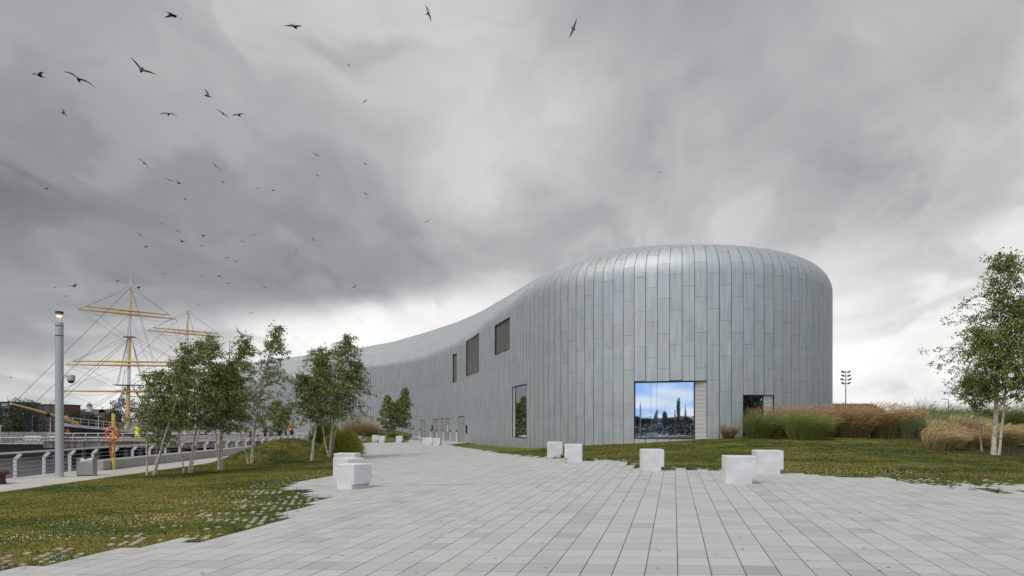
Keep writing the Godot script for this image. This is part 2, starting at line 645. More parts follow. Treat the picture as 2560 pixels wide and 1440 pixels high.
func stage() -> void:
	var cam := Camera3D.new()
	cam.name = "camera"
	cam.projection = Camera3D.PROJECTION_FRUSTUM
	cam.near = 0.1
	cam.far = 6000.0
	cam.keep_aspect = Camera3D.KEEP_HEIGHT
	cam.size = 0.1 / FOC
	cam.frustum_offset = Vector2(0, 335.0 / 1440.0 * 0.1 / FOC)
	cam.position = Vector3(0, EYE, 0)
	add_child(cam)
	cam.current = true
	var env := Environment.new()
	env.background_mode = Environment.BG_SKY
	var sky := Sky.new()
	var ps := PanoramaSkyMaterial.new()
	ps.panorama = ImageTexture.create_from_image(sky_image())
	sky.sky_material = ps
	env.sky = sky
	env.tonemap_mode = Environment.TONE_MAPPER_LINEAR
	env.tonemap_exposure = EXPOSURE
	env.sdfgi_enabled = true
	env.ssao_enabled = true
	env.ssil_enabled = true
	var we := WorldEnvironment.new()
	we.name = "world_environment"
	we.environment = env
	add_child(we)
	var sun := DirectionalLight3D.new()
	sun.name = "sun"
	sun.light_energy = 0.42
	sun.light_color = Color(1.0, 0.965, 0.91)
	sun.light_angular_distance = 28.0
	sun.shadow_enabled = true
	add_child(sun)
	sun.look_at_from_position(Vector3.ZERO, Vector3(0.62, -1.0, -0.42), Vector3.UP)

# ---------------------------------------------------------------- museum
# plan line of the outer wall: x, depth, eave height, ridge height, ridge inset, eave radius
var plan := [
	[-76.0, 163.0, 11.2, 15.2, 7.0, 1.3], [-67.5, 155.0, 11.2, 15.2, 7.0, 1.3], [-57.1, 145.0, 11.2, 15.2, 7.0, 1.3], [-43.8, 133.0, 11.2, 15.2, 7.0, 1.3],
	[-33.4, 124.0, 11.5, 15.55, 7.0, 1.3], [-30.6, 121.3, 11.7, 15.7, 7.0, 1.3], [-26.2, 117.0, 12.0, 15.85, 7.0, 1.3], [-17.6, 107.0, 12.0, 16.7, 7.0, 1.3], [-12.8, 99.0, 12.0, 17.05, 7.0, 1.3], [-7.75, 85.0, 12.0, 16.8, 6.6, 1.4],
	[-5.37, 78.0, 12.1, 16.6, 6.2, 1.5], [-2.6, 67.0, 12.5, 15.8, 5.6, 1.7], [0.03, 56.75, 12.8, 14.6, 5.0, 1.9], [0.72, 53.8, 12.85, 14.35, 4.8, 1.9],
	[1.47, 51.1, 12.85, 14.1, 4.6, 2.0], [2.3, 48.65, 12.85, 13.95, 4.4, 2.0], [3.34, 46.55, 12.85, 13.8, 4.2, 2.0], [4.6, 44.95, 12.85, 13.7, 4.0, 2.0], [6.0, 43.65, 12.85, 13.6, 4.0, 2.0],
	[7.9, 42.3, 12.85, 13.5, 4.0, 2.0], [10.0, 41.45, 12.85, 13.45, 4.0, 2.0], [12.4, 41.07, 12.85, 13.4, 4.0, 2.0], [14.2, 41.2, 12.85, 13.35, 3.8, 2.0], [16.0, 41.75, 12.85, 13.35, 3.6, 2.0],
	[17.65, 42.55, 12.85, 13.1, 3.4, 2.0], [19.2, 43.55, 12.8, 13.0, 3.2, 2.0], [20.6, 44.8, 12.75, 12.95, 3.0, 2.0], [21.7, 46.2, 12.7, 12.9, 2.8, 2.0], [22.45, 47.6, 12.7, 12.9, 2.8, 2.0],
	[23.1, 49.3, 12.7, 12.9, 2.8, 2.0], [23.7, 52.0, 12.7, 12.9, 2.8, 2.0], [24.4, 58.0, 12.7, 12.9, 3.0, 2.0], [26.0, 72.0, 12.7, 13.0, 4.0, 2.0], [26.0, 95.0, 12.5, 13.2, 5.0, 2.0],
	[20.0, 122.0, 12.2, 14.0, 6.0, 1.6], [4.0, 148.0, 12.0, 14.2, 6.0, 1.4], [-18.0, 168.0, 11.8, 14.2, 6.0, 1.3], [-45.0, 186.0, 11.5, 14.2, 6.0, 1.3], [-66.0, 190.0, 11.2, 14.2, 6.0, 1.3], [-80.0, 180.0, 11.2, 14.2, 6.0, 1.3]]
var line_p := PackedVector2Array()
var line_s := PackedFloat32Array()
var line_v := []
var seams := PackedFloat32Array()
const BASE_Y := -1.0
const PANEL := 2.15

func lay_line() -> void:
	var c := plan.size()
	var acc := 0.0
	for i in c:
		var p0: Array = plan[(i - 1 + c) % c]
		var p1: Array = plan[i]
		var p2: Array = plan[(i + 1) % c]
		var p3: Array = plan[(i + 2) % c]
		var a := Vector2(p0[0], p0[1])
		var b := Vector2(p1[0], p1[1])
		var d := Vector2(p2[0], p2[1])
		var e := Vector2(p3[0], p3[1])
		# centripetal tangents keep uneven spacing smooth
		var t1 := pow(a.distance_to(b), 0.5)
		var t2 := pow(b.distance_to(d), 0.5)
		var t3 := pow(d.distance_to(e), 0.5)
		var m1 := ((b - a) / t1 - (d - a) / (t1 + t2) + (d - b) / t2) * t2
		var m2 := ((d - b) / t2 - (e - b) / (t2 + t3) + (e - d) / t3) * t2
		var steps := maxi(4, int(b.distance_to(d) / 0.35))
		for k in steps:
			var t := float(k) / steps
			var q := b * (2 * t * t * t - 3 * t * t + 1) + m1 * (t * t * t - 2 * t * t + t) + d * (3 * t * t - 2 * t * t * t) + m2 * (t * t * t - t * t)
			if line_p.size() > 0: acc += q.distance_to(line_p[line_p.size() - 1])
			line_p.push_back(q)
			line_s.push_back(acc)
			var vv := []
			for z in range(2, 6): vv.append(lerpf(p1[z], p2[z], t))
			line_v.append(vv)

func frame(s: float) -> Array:
	var i := clampi(line_s.bsearch(s) - 1, 1, line_s.size() - 3)
	var t := (s - line_s[i]) / (line_s[i + 1] - line_s[i])
	var p := line_p[i].lerp(line_p[i + 1], t)
	var ta := (line_p[i + 1] - line_p[i - 1]).normalized()
	var tb := (line_p[i + 2] - line_p[i]).normalized()
	var tg := ta.lerp(tb, t).normalized()
	var r := [p, Vector2(tg.y, -tg.x)]
	for z in 4: r.append(lerpf(line_v[i][z], line_v[i + 1][z], t))
	var he: float = r[2]
	var hr: float = r[3]
	var dd: float = r[4]
	var rr: float = r[5]
	var sl := atan2(hr - he, dd - rr)
	var th := PI / 2 - sl
	var qa := he - rr - BASE_Y
	var u1 := rr * (1.0 - cos(th))
	r.append_array([sl, qa, qa + rr * th, qa + rr * th + (dd - u1) / cos(sl)])
	return r          # p n he hr d r slope q_arc q_roof q_end

# point of the skin: fr from frame(), q length up the profile, off outwards; returns [point, normal]
func skin(fr: Array, q: float, off: float) -> Array:
	var rr: float = fr[5]
	var u := 0.0
	var y := BASE_Y + q
	var no := 1.0
	var nu := 0.0
	if q > fr[7]:
		var ph: float = (minf(q, fr[8]) - fr[7]) / rr
		no = cos(ph)
		nu = sin(ph)
		u = rr * (1.0 - no)
		y = fr[2] - rr + rr * nu
		if q > fr[8]:
			u += (q - fr[8]) * cos(fr[6])
			y += (q - fr[8]) * sin(fr[6])
	var p: Vector2 = fr[0]
	var n: Vector2 = fr[1]
	var nn := Vector3(n.x * no, nu, -n.y * no)
	return [Vector3(p.x - n.x * u, y, -(p.y - n.y * u)) + nn * off, nn]

func px_of(s: float) -> float:
	var p: Vector2 = frame(s)[0]
	return 1280.0 + 1700.0 * p.x / p.y

# arc length at which the wall crosses a given bearing, searched from the right end of the face leftwards
func find_s(px: float, s0: float, s1: float) -> float:
	for k in 40:
		var m := (s0 + s1) * 0.5
		if px_of(m) < px: s0 = m
		else: s1 = m
	return (s0 + s1) * 0.5

var openings := []     # [first seam, last seam, y0, y1, kind, label]
func seam_near(px: float) -> int:
	var best := 0
	var bd := 1e9
	for i in seams.size():
		if seams[i] > s_face_end: break
		var e := absf(px_of(seams[i]) - px)
		if e < bd:
			bd = e
			best = i
	return best
var s_face_end := 0.0

func museum() -> void:
	lay_line()
	# where things lie along the line
	var idx_front := 0
	for i in line_p.size():
		if absf(line_p[i].x - 22.45) < 0.2 and line_p[i].y < 48.5: idx_front = i
	s_face_end = line_s[idx_front]
	var s_first := line_s[0] + 2.0
	var s_ref := find_s(1585.5, s_first, s_face_end - 2.5)
	var left := []
	var s := s_ref
	while s > s_first:
		var d := frame(s)[0].y as float
		s -= lerpf(0.735, 0.93, ss(43.5, 51.0, d)) if s > line_s[0] else 1.0
		left.append(s)
	left.reverse()
	seams = PackedFloat32Array(left)
	s = s_ref
	while s < s_face_end + 9.0:
		seams.push_back(s)
		s += lerpf(0.735, 0.82, ss(s_face_end - 4.0, s_face_end - 1.0, s))
	var k0 := seam_near(1766)
	for o in [[1587, 1766, 0.67, 4.19, "window"], [1854, 1933, 0.2, 3.33, "window"], [1279, 1313, 0.45, 4.62, "window"],
			[1235, 1271, 7.9, 10.6, "louvre"], [1167, 1197, 6.9, 10.9, "louvre"], [1130, 1144, 6.55, 9.95, "louvre"],
			[1147, 1163, -0.8, 2.35, "door"], [1115, 1124, -0.8, 2.15, "door"], [1101, 1111, -0.8, 2.15, "door"], [1084, 1094, -0.8, 2.1, "door"], [1050, 1064, -0.8, 1.95, "door"]]:
		openings.append([seam_near(o[0]), seam_near(o[1]), o[2], o[3], o[4]])
	var root := thing("museum", Vector3.ZERO, "long curving museum clad in staggered upright zinc panels with rounded eaves", "museum")
	# core set well behind the panels: the open joints are real grooves
	var core := Shape.new()
	var roof_edge := PackedVector2Array()
	var roof_h := PackedFloat32Array()
	var rest := Shape.new()
	var list := []
	var total := line_s[line_s.size() - 1]
	var frames := []
	for i in seams.size(): frames.append(frame(seams[i]))
	for i in seams.size() - 1:
		var fa: Array = frames[i]
		var fb: Array = frames[i + 1]
		var gaps := []
		for o in openings:
			if i >= o[0] and i < o[1]: gaps.append([o[2] - BASE_Y, o[3] - BASE_Y])
		# core strips
		for seg in cut(0.0, minf(fa[9], fb[9]) - 0.01, gaps, 0.0):
			var qs := steps_of(seg[0], seg[1], fa, fb)
			for k in qs.size() - 1:
				var a := skin(fa, qs[k], -0.12)
				var b := skin(fb, qs[k], -0.12)
				var d := skin(fb, qs[k + 1], -0.12)
				var e := skin(fa, qs[k + 1], -0.12)
				core.quad_n(a[0], b[0], d[0], e[0], a[1], b[1], d[1], e[1])
		# panels of this column
		var w: float = seams[i + 1] - seams[i]
		var gp := 0.0175 + 0.02 * ss(43, 56, fa[0].y)
		var ga := frame(seams[i] + gp)
		var gb := frame(seams[i + 1] - gp)
		var phase := fposmod(10.70 - BASE_Y - 0.717 * (i - k0), PANEL)
		var top := minf(fa[9], fb[9]) - 0.02
		var q := phase - PANEL
		var ground := land((fa[0].x + fb[0].x) * 0.5, (fa[0].y + fb[0].y) * 0.5) - 0.25 - BASE_Y
		while q < top:
			for seg in cut(maxf(q, ground), minf(q + PANEL, top), gaps, 0.02):
				if seg[1] - seg[0] < 0.06: continue
				var view := Vector2(fa[0].x, fa[0].y)
				var face: float = maxf(0.0, -(fa[1] as Vector2).dot(view.normalized()))
				var mid: float = (seg[0] + seg[1]) * 0.5
				if mid > fa[7] + 1.2: face *= 0.25
				list.append([w * (seg[1] - seg[0]) * face / view.length_squared(), ga, gb, seg[0] + 0.0062, seg[1] - 0.0062])
			q += PANEL
	list.sort_custom(func(x, y): return x[0] > y[0])
	var clad: Node3D = null
	for i in list.size():
		var L: Array = list[i]
		if i < 300:
			var one := Shape.new()
			panel(one, L[1], L[2], L[3], L[4])
			part("zinc_panel", one, M.zinc, root)
		else:
			panel(rest, L[1], L[2], L[3], L[4])
	var rs := part("far_zinc_panels", rest, M.zinc, root)
	rs.set_meta("kind", "stuff")
	part("wall_core", core, M.zinc, root)
	# the side turned away: plain zinc skin, then the roof
	var back := Shape.new()
	var sb := seams[seams.size() - 1]
	var bs := [sb]
	while sb + 2.5 < total + seams[0]:
		sb += 2.0
		bs.append(sb)
	var prev: Array = frames[frames.size() - 1]
	var cap_pts := PackedVector2Array()
	var cap_y := []
	for i in range(0, seams.size(), 2):
		var a: Vector3 = skin(frames[i], frames[i][9] - 0.03, -0.02)[0]
		cap_pts.push_back(Vector2(a.x, -a.z))
		cap_y.append(a.y)
	for i in range(1, bs.size() + 1):
		var fr: Array = frames[0]
		if i < bs.size():
			if bs[i] > total: break
			fr = frame(minf(bs[i], total - 0.5))
		var qs := steps_of(0.0, minf(prev[9], fr[9]) - 0.01, prev, fr)
		for k in qs.size() - 1:
			var a := skin(prev, qs[k], -0.01)
			var b := skin(fr, qs[k], -0.01)
			var d := skin(fr, qs[k + 1], -0.01)
			var e := skin(prev, qs[k + 1], -0.01)
			back.quad_n(a[0], b[0], d[0], e[0], a[1], b[1], d[1], e[1])
		var tp: Vector3 = skin(fr, fr[9] - 0.03, -0.05)[0]
		cap_pts.push_back(Vector2(tp.x, -tp.z))
		cap_y.append(tp.y)
		prev = fr
	# close to the first seam
	var f0: Array = frames[0]
	var qz := steps_of(0.0, minf(prev[9], f0[9]) - 0.01, prev, f0)
	for k in qz.size() - 1:
		var a := skin(prev, qz[k], -0.01)
		var b := skin(f0, qz[k], -0.01)
		var d := skin(f0, qz[k + 1], -0.01)
		var e := skin(prev, qz[k + 1], -0.01)
		back.quad_n(a[0], b[0], d[0], e[0], a[1], b[1], d[1], e[1])
	part("rear_wall", back, M.zinc, root)
	var tri := Geometry2D.triangulate_polygon(cap_pts)
	if tri.size() == 0: print("ROOF NOT CLOSED ", cap_pts.size())
	var cap := Shape.new()
	for i in range(0, tri.size(), 3):
		var q3 := []
		for k in 3:
			var z := tri[i + k]
			q3.append(Vector3(cap_pts[z].x, cap_y[z], -cap_pts[z].y))
		if (q3[1] - q3[0]).cross(q3[2] - q3[0]).y > 0: cap.tri(q3[0], q3[1], q3[2])
		else: cap.tri(q3[0], q3[2], q3[1])
	part("roof", cap, M.zinc, root)
	for o in openings: opening(root, o, frames)

# cut [a, b] by the gaps, leaving margin m on both sides of each
func cut(a: float, b: float, gaps: Array, m: float) -> Array:
	var out := [[a, b]]
	for g in gaps:
		var nx := []
		for s in out:
			if g[1] + m <= s[0] or g[0] - m >= s[1]:
				nx.append(s)
				continue
			if g[0] - m > s[0]: nx.append([s[0], g[0] - m])
			if g[1] + m < s[1]: nx.append([g[1] + m, s[1]])
		out = nx
	var res := []
	for s in out:
		if s[1] > s[0]: res.append(s)
	return res

func steps_of(a: float, b: float, fa: Array, fb: Array) -> Array:
	var qs := [a]
	var lo: float = minf(fa[7], fb[7])
	var hi: float = maxf(fa[8], fb[8])
	if b > lo and a < hi:
		var s0 := maxf(a, lo)
		if s0 > a + 0.02: qs.append(s0)
		var s1 := minf(b, hi)
		var n := maxi(1, int(ceil((s1 - s0) / 0.34)))
		for k in range(1, n + 1): qs.append(lerpf(s0, s1, float(k) / n))
	if b > qs[qs.size() - 1] + 0.005: qs.append(b)
	return qs

var zinc_tones := [Color(0.95, 0.97, 0.99), Color(0.96, 0.975, 0.98), Color(0.97, 0.975, 0.96), Color(0.94, 0.96, 0.98), Color(0.98, 0.98, 0.97), Color(0.95, 0.96, 0.965)]

func panel(sh: Shape, fa: Array, fb: Array, q0: float, q1: float) -> void:
	var t: Color = zinc_tones[rng.randi() % 6]
	var g := rng.randf_range(0.965, 1.025)
	sh.col = Color(t.r * g, t.g * g, t.b * g)
	var qs := steps_of(q0, q1, fa, fb)
	if qs.size() == 2: qs = [q0, (q0 + q1) * 0.5, q1]
	# sheet metal is never quite flat: corners off by a few millimetres and a slight pillow
	var dents := []
	for k in 4: dents.append(rng.randf_range(-0.0035, 0.0035))
	var pil := rng.randf_range(-0.003, 0.005)
	var rows := []
	for k in qs.size():
		var v := float(k) / (qs.size() - 1)
		var row := []
		for j in 3:
			var u := j * 0.5
			var off := lerpf(lerpf(dents[0], dents[1], u), lerpf(dents[2], dents[3], u), v) + pil * 4.0 * u * (1 - u) * 4.0 * v * (1 - v)
			var A := skin(fa, qs[k], off)
			var B := skin(fb, qs[k], off)
			row.append([(A[0] as Vector3).lerp(B[0], u), (A[1] as Vector3).lerp(B[1], u).normalized()])
		rows.append(row)
	# normals from the bent grid
	var nn := []
	for k in rows.size():
		var rn := []
		for j in 3:
			var du: Vector3 = rows[k][mini(j + 1, 2)][0] - rows[k][maxi(j - 1, 0)][0]
			var dv: Vector3 = rows[mini(k + 1, rows.size() - 1)][j][0] - rows[maxi(k - 1, 0)][j][0]
			var m := du.cross(dv).normalized()
			if m.dot(rows[k][j][1]) < 0: m = -m
			rn.append(m.lerp(rows[k][j][1], 0.25).normalized())
		nn.append(rn)
	var face_col := sh.col
	for k in rows.size() - 1:
		sh.col = face_col
		for j in 2:
			sh.quad_n(rows[k][j][0], rows[k][j + 1][0], rows[k + 1][j + 1][0], rows[k + 1][j][0], nn[k][j], nn[k][j + 1], nn[k + 1][j + 1], nn[k + 1][j])
		for e in [0, 2]:
			var a: Vector3 = rows[k][e][0]
			var b: Vector3 = rows[k + 1][e][0]
			var i0: Vector3 = -rows[k][e][1] * 0.118
			var i1: Vector3 = -rows[k + 1][e][1] * 0.118
			if e == 0: sh.quad(a + i0, a, b, b + i1)
			else: sh.quad(a, a + i0, b + i1, b)
	for e in [0, rows.size() - 1]:
		var a: Vector3 = rows[e][0][0]
		var b: Vector3 = rows[e][2][0]
		var i0: Vector3 = -rows[e][0][1] * 0.118
		if e == 0: sh.quad(a + i0, b + i0, b, a)
		else: sh.quad(a, b, b + i0, a + i0)

func opening(root: Node3D, o: Array, frames: Array) -> void:
	var fa: Array = frames[o[0]]
	var fb: Array = frames[o[1]]
	var kind: String = o[4]
	var pa := Vector3(fa[0].x, 0, -fa[0].y)
	var pb := Vector3(fb[0].x, 0, -fb[0].y)
	var ex := (pb - pa).normalized()
	var ez := ex.cross(Vector3.UP).normalized()      # outwards
	var w := pa.distance_to(pb)
	var rec := -0.10 if kind == "window" else (-0.16 if kind == "louvre" else -0.07)
	# plane of the opening set back a little from the chord
	var org := pa + ez * rec
	var P := func(u: float, y: float, z := 0.0) -> Vector3: return org + ex * u + Vector3.UP * y + ez * z
	var y0: float = o[2]
	var y1: float = o[3]
	# reveal: strips from the skin back to the plane
	var rv := Shape.new()
	for i in range(o[0], o[1]):
		var A: Array = frames[i]
		var B: Array = frames[i + 1]
		for top in [true, false]:
			var y := y1 if top else y0
			var a: Vector3 = skin(A, y - BASE_Y, 0.004)[0]
			var b: Vector3 = skin(B, y - BASE_Y, 0.004)[0]
			var c := P.call((a - pa).dot(ex), y, -0.25) as Vector3
			var d := P.call((b - pa).dot(ex), y, -0.25) as Vector3
			if top: rv.quad(a, b, d, c); rv.quad(a + Vector3.UP * 0.018, b + Vector3.UP * 0.018, b, a)
			else: rv.quad(c, d, b, a); rv.quad(a, b, b - Vector3.UP * 0.018, a - Vector3.UP * 0.018)
	for e in [[fa, 0.0, 1.0], [fb, w, -1.0]]:
		var lo: Vector3 = skin(e[0], y0 - BASE_Y, 0.004)[0]
		var hi: Vector3 = skin(e[0], y1 - BASE_Y, 0.004)[0]
		var c := P.call(e[1], y0, -0.25) as Vector3
		var d := P.call(e[1], y1, -0.25) as Vector3
		if e[2] > 0: rv.quad(lo, c, d, hi)
		else: rv.quad(c, lo, hi, d)
	if kind == "window":
		var win := part("window", rv, M.dark_metal, root)
		var hide := w * 0.165 if w > 3.0 else (w * 0.33 if w > 1.8 and o[2] < 0.3 else w * 0.2)
		var glass_w := w - hide
		var g0 := 0.0
		var left_slats := w > 4.5
		if o[2] > 0.4 and o[2] < 0.5: left_slats = true
		else: left_slats = false
		if left_slats: g0 = hide
		var fr := Shape.new()
		for u in [g0 + 0.03, g0 + glass_w - 0.03]:
			fr.box(Transform3D(Basis(ex, Vector3.UP, ez), P.call(u, (y0 + y1) * 0.5)), Vector3(0.06, y1 - y0, 0.10))
		for y in [y0 + 0.03, y1 - 0.03]:
			fr.box(Transform3D(Basis(ex, Vector3.UP, ez), P.call(g0 + glass_w * 0.5, y)), Vector3(glass_w - 0.12, 0.06, 0.10))
		part("frame", fr, M.dark_metal, win)
		var cuts := [0.0, 1.0]
		if w > 3.5 and o[2] > 0.6: cuts = [0.0, 0.27, 0.375, 1.0]
		elif w < 3.0 and o[2] < 0.3: cuts = [0.0, 0.52, 0.86, 1.0]
		for k in cuts.size() - 1:
			var a: float = g0 + 0.06 + (glass_w - 0.12) * cuts[k]
			var b: float = g0 + 0.06 + (glass_w - 0.12) * cuts[k + 1]
			var gl := Shape.new()
			gl.box(Transform3D(Basis(ex, Vector3.UP, ez), P.call((a + b) * 0.5, (y0 + y1) * 0.5)), Vector3(b - a - 0.014, y1 - y0 - 0.12, 0.03))
			part("pane", gl, M.mirror_glass, win)
			if k > 0:
				var mu := Shape.new()
				mu.box(Transform3D(Basis(ex, Vector3.UP, ez), P.call(a, (y0 + y1) * 0.5, 0.0)), Vector3(0.013, y1 - y0 - 0.12, 0.05))
				part("mullion", mu, M.dark_metal, win)
		var sl := Shape.new()
		var a0: float = 0.0 if left_slats else glass_w
		var yy := y0 + 0.04
		while yy < y1 - 0.03:
			var tilt := Basis(ex, Vector3.UP, ez) * Basis(Vector3.RIGHT, 0.85)
			sl.box(Transform3D(tilt, P.call(a0 + hide * 0.5, yy, 0.02)), Vector3(hide - 0.05, 0.01, 0.085))
			yy += 0.08
		var ls := part("louvre_slats", sl, M.pale_slat, win)
		ls.set_meta("kind", "stuff")
		var bk := Shape.new()
		bk.box(Transform3D(Basis(ex, Vector3.UP, ez), P.call(w * 0.5, (y0 + y1) * 0.5, -0.2)), Vector3(w, y1 - y0, 0.04))
		part("louvre_back", bk, M.zinc, win)
	elif kind == "louvre":
		var lv := part("vent_louvre", rv, M.dark_metal, root)
		var sl := Shape.new()
		var yy := y0 + 0.05
		while yy < y1 - 0.02:
			var tilt := Basis(ex, Vector3.UP, ez) * Basis(Vector3.RIGHT, 0.95)
			sl.box(Transform3D(tilt, P.call(w * 0.5, yy)), Vector3(w - 0.04, 0.015, 0.10))
			yy += 0.08
		var ls := part("louvre_slats", sl, M.brown_louvre, lv)
		ls.set_meta("kind", "stuff")
		var n := maxi(2, int(w / 0.93))
		for k in range(1, n):
			var fin := Shape.new()
			fin.box(Transform3D(Basis(ex, Vector3.UP, ez), P.call(w * k / n, (y0 + y1) * 0.5, 0.03)), Vector3(0.045, y1 - y0 - 0.02, 0.13))
			part("fin", fin, M.brown_louvre, lv)
		var bk := Shape.new()
		bk.box(Transform3D(Basis(ex, Vector3.UP, ez), P.call(w * 0.5, (y0 + y1) * 0.5, -0.12)), Vector3(w, y1 - y0, 0.04))
		part("louvre_back", bk, M.zinc, lv)
	else:
		var dr := part("door", rv, M.dark_metal, root)
		var lf := Shape.new()
		lf.box(Transform3D(Basis(ex, Vector3.UP, ez), P.call(w * 0.5, (y0 + y1) * 0.5 - 0.02, 0.03)), Vector3(w - 0.07, y1 - y0 - 0.08, 0.05))
		part("leaf", lf, M.door_grey, dr)
		var hd := Shape.new()
		hd.box(Transform3D(Basis(ex, Vector3.UP, ez), P.call(w * 0.88, y0 + 1.15, 0.09)), Vector3(0.05, 0.24, 0.05))
		part("handle", hd, M.steel, dr)

func museum_fittings() -> void:
	var root: Node = get_node("museum")
	for e in [[1166.5, 0.55, 1.55, M.black_plastic, "intercom"], [1081.5, 0.45, 1.25, M.black_plastic, "intercom"], [1117.5, 0.3, 1.4, M.notice, "door_notice"]]:
		var i := seam_near(e[0])
		var fr := frame(seams[i] + 0.35)
		var a := skin(fr, 0.9 - BASE_Y, 0.05)
		var s := Shape.new()
		var n: Vector3 = a[1]
		var ex := Vector3.UP.cross(n).normalized()
		s.soft_box(Transform3D(Basis(ex, Vector3.UP, n), a[0]), Vector3(e[1], e[2] * 0.62, 0.1), 0.015)
		part(e[4], s, e[3], root)

# ---------------------------------------------------------------- ground, plaza, lawn
var plaza_edge := PackedVector2Array([Vector2(-7.3, 4.0), Vector2(-7.1, 9.3), Vector2(-6.9, 10.0), Vector2(-5.5, 11.5), Vector2(-4.4, 12.9), Vector2(-4.9, 15.5), Vector2(-4.9, 18.2), Vector2(-7.3, 22.2), Vector2(-7.3, 25.2), Vector2(-6.4, 27.6),
	Vector2(-7.6, 34.0), Vector2(-9.2, 40.5), Vector2(-12.6, 57.0), Vector2(-17.0, 74.5), Vector2(-16.6, 78.5), Vector2(-12.4, 79.5), Vector2(-12.6, 93.0), Vector2(-8.0, 90.0), Vector2(-5.0, 77.0), Vector2(-6.6, 70.0),
	Vector2(-5.2, 63.6), Vector2(-1.3, 45.0), Vector2(-0.5, 40.0), Vector2(1.66, 32.8), Vector2(3.1, 29.5), Vector2(4.5, 27.4), Vector2(4.7, 24.4), Vector2(5.75, 23.9), Vector2(8.1, 23.0), Vector2(9.0, 21.7), Vector2(11.3, 20.4), Vector2(11.0, 18.4),
	Vector2(13.6, 17.7), Vector2(13.1, 17.0), Vector2(11.0, 16.8), Vector2(11.1, 16.1), Vector2(12.4, 15.3), Vector2(22.0, 13.6), Vector2(22.0, 4.0)])
const SLAB_W := 0.3665
const SLAB_L := 0.465
const TURN_S := 0.2318
const TURN_C := 0.9728

func in_plaza(x: float, d: float) -> bool:
	return Geometry2D.is_point_in_polygon(Vector2(x, d), plaza_edge)

var paved := {}
func on_slab(x: float, d: float) -> bool:
	var c := x * TURN_C - d * TURN_S
	var r := x * TURN_S + d * TURN_C
	return paved.has(Vector2i(int(floor((c - 0.042) / SLAB_W)), int(floor(r / SLAB_L))))

func slab_pt(c: float, r: float) -> Vector2:
	return Vector2(c * TURN_C + r * TURN_S, -c * TURN_S + r * TURN_C)

func lawn_tone(x: float, d: float) -> Color:
	var a := n_patch.get_noise_2d(x * 1.0, d * 1.6)
	var b := n_fine.get_noise_2d(x, d)
	var green := Color(0.115, 0.165, 0.020)
	var olive := Color(0.245, 0.240, 0.034)
	var straw := Color(0.330, 0.265, 0.075)
	var c := green.lerp(olive, ss(-0.35, 0.15, a + b * 0.25))
	c = c.lerp(straw, ss(0.18, 0.62, a + b * 0.3) * 0.75)
	return c

func ground() -> void:
	# country round about, reaching the horizon; the river runs to the west of the quay
	var s := Shape.new()
	s.quad(Vector3(-17.4, -0.76, 3000), Vector3(3000, -0.76, 3000), Vector3(3000, -0.76, -3000), Vector3(-17.4, -0.76, -3000))
	solo("ground", s, M.rough_grass, "", "", "", "structure")
	s = Shape.new()
	s.quad(Vector3(-3000, -4.0, 3000), Vector3(-21.5, -4.0, 3000), Vector3(-21.5, -4.0, -3000), Vector3(-3000, -4.0, -3000))
	solo("water", s, M.water, "", "", "", "structure")
	s = Shape.new()
	s.box(Transform3D(Basis(), Vector3(-1560, -4.2, -1640)), Vector3(2900, 4.0, 2800))
	solo("river_bank", s, M.rough_grass, "", "", "", "structure")
	s = Shape.new()
	s.box(Transform3D(Basis(), Vector3(-330, -3.4, -237.6)), Vector3(500, 3.2, 4.0))
	solo("river_wall", s, M.pale_concrete, "long pale concrete river wall along the opposite bank", "wall")
	# lawn as one sheet following the land
	var nx := 170
	var nd := 190
	var pts := []
	var cols := []
	for j in nd + 1:
		var d := 2.0 + 100.0 * pow(float(j) / nd, 1.5)
		for i in nx + 1:
			var x := lerpf(-17.5, 62.0, pow(float(i) / nx, 1.35))
			pts.append(on(x, d))
			cols.append(lawn_tone(x, d))
	var am := smooth_grid(pts, cols, nx, nd)
	var o := MeshInstance3D.new()
	o.mesh = am
	o.material_override = M.lawn
	o.name = "lawn"
	add_child(o)
	tag(o, "", "", "", "structure")

func smooth_grid(pts: Array, cols: Array, nx: int, nd: int) -> ArrayMesh:
	var v := PackedVector3Array()
	var n := PackedVector3Array()
	var c := PackedColorArray()
	var ix := PackedInt32Array()
	for j in nd + 1:
		for i in nx + 1:
			var k := j * (nx + 1) + i
			v.push_back(pts[k])
			c.push_back(cols[k])
			var dx: Vector3 = pts[j * (nx + 1) + mini(i + 1, nx)] - pts[j * (nx + 1) + maxi(i - 1, 0)]
			var dd: Vector3 = pts[mini(j + 1, nd) * (nx + 1) + i] - pts[maxi(j - 1, 0) * (nx + 1) + i]
			n.push_back(dx.cross(dd).normalized())
	for j in nd:
		for i in nx:
			var k := j * (nx + 1) + i
			for z in [k, k + nx + 2, k + 1, k, k + nx + 1, k + nx + 2]: ix.push_back(z)
	var arr := []
	arr.resize(Mesh.ARRAY_MAX)
	arr[Mesh.ARRAY_VERTEX] = v
	arr[Mesh.ARRAY_NORMAL] = n
	arr[Mesh.ARRAY_COLOR] = c
	arr[Mesh.ARRAY_INDEX] = ix
	var am := ArrayMesh.new()
	am.add_surface_from_arrays(Mesh.PRIMITIVE_TRIANGLES, arr)
	return am

func slab(s: Shape, c0: float, r0: float, c1: float, r1: float, up: float) -> void:
	var q := [slab_pt(c0, r0), slab_pt(c1, r0), slab_pt(c1, r1), slab_pt(c0, r1)]
	var p := []
	for k in q: p.append(on(k.x, k.y, up))
	s.quad(p[0], p[1], p[2], p[3])
	for k in 4:
		var a: Vector3 = p[k]
		var b: Vector3 = p[(k + 1) % 4]
		s.quad(a + Vector3.DOWN * 0.024, b + Vector3.DOWN * 0.024, b, a)

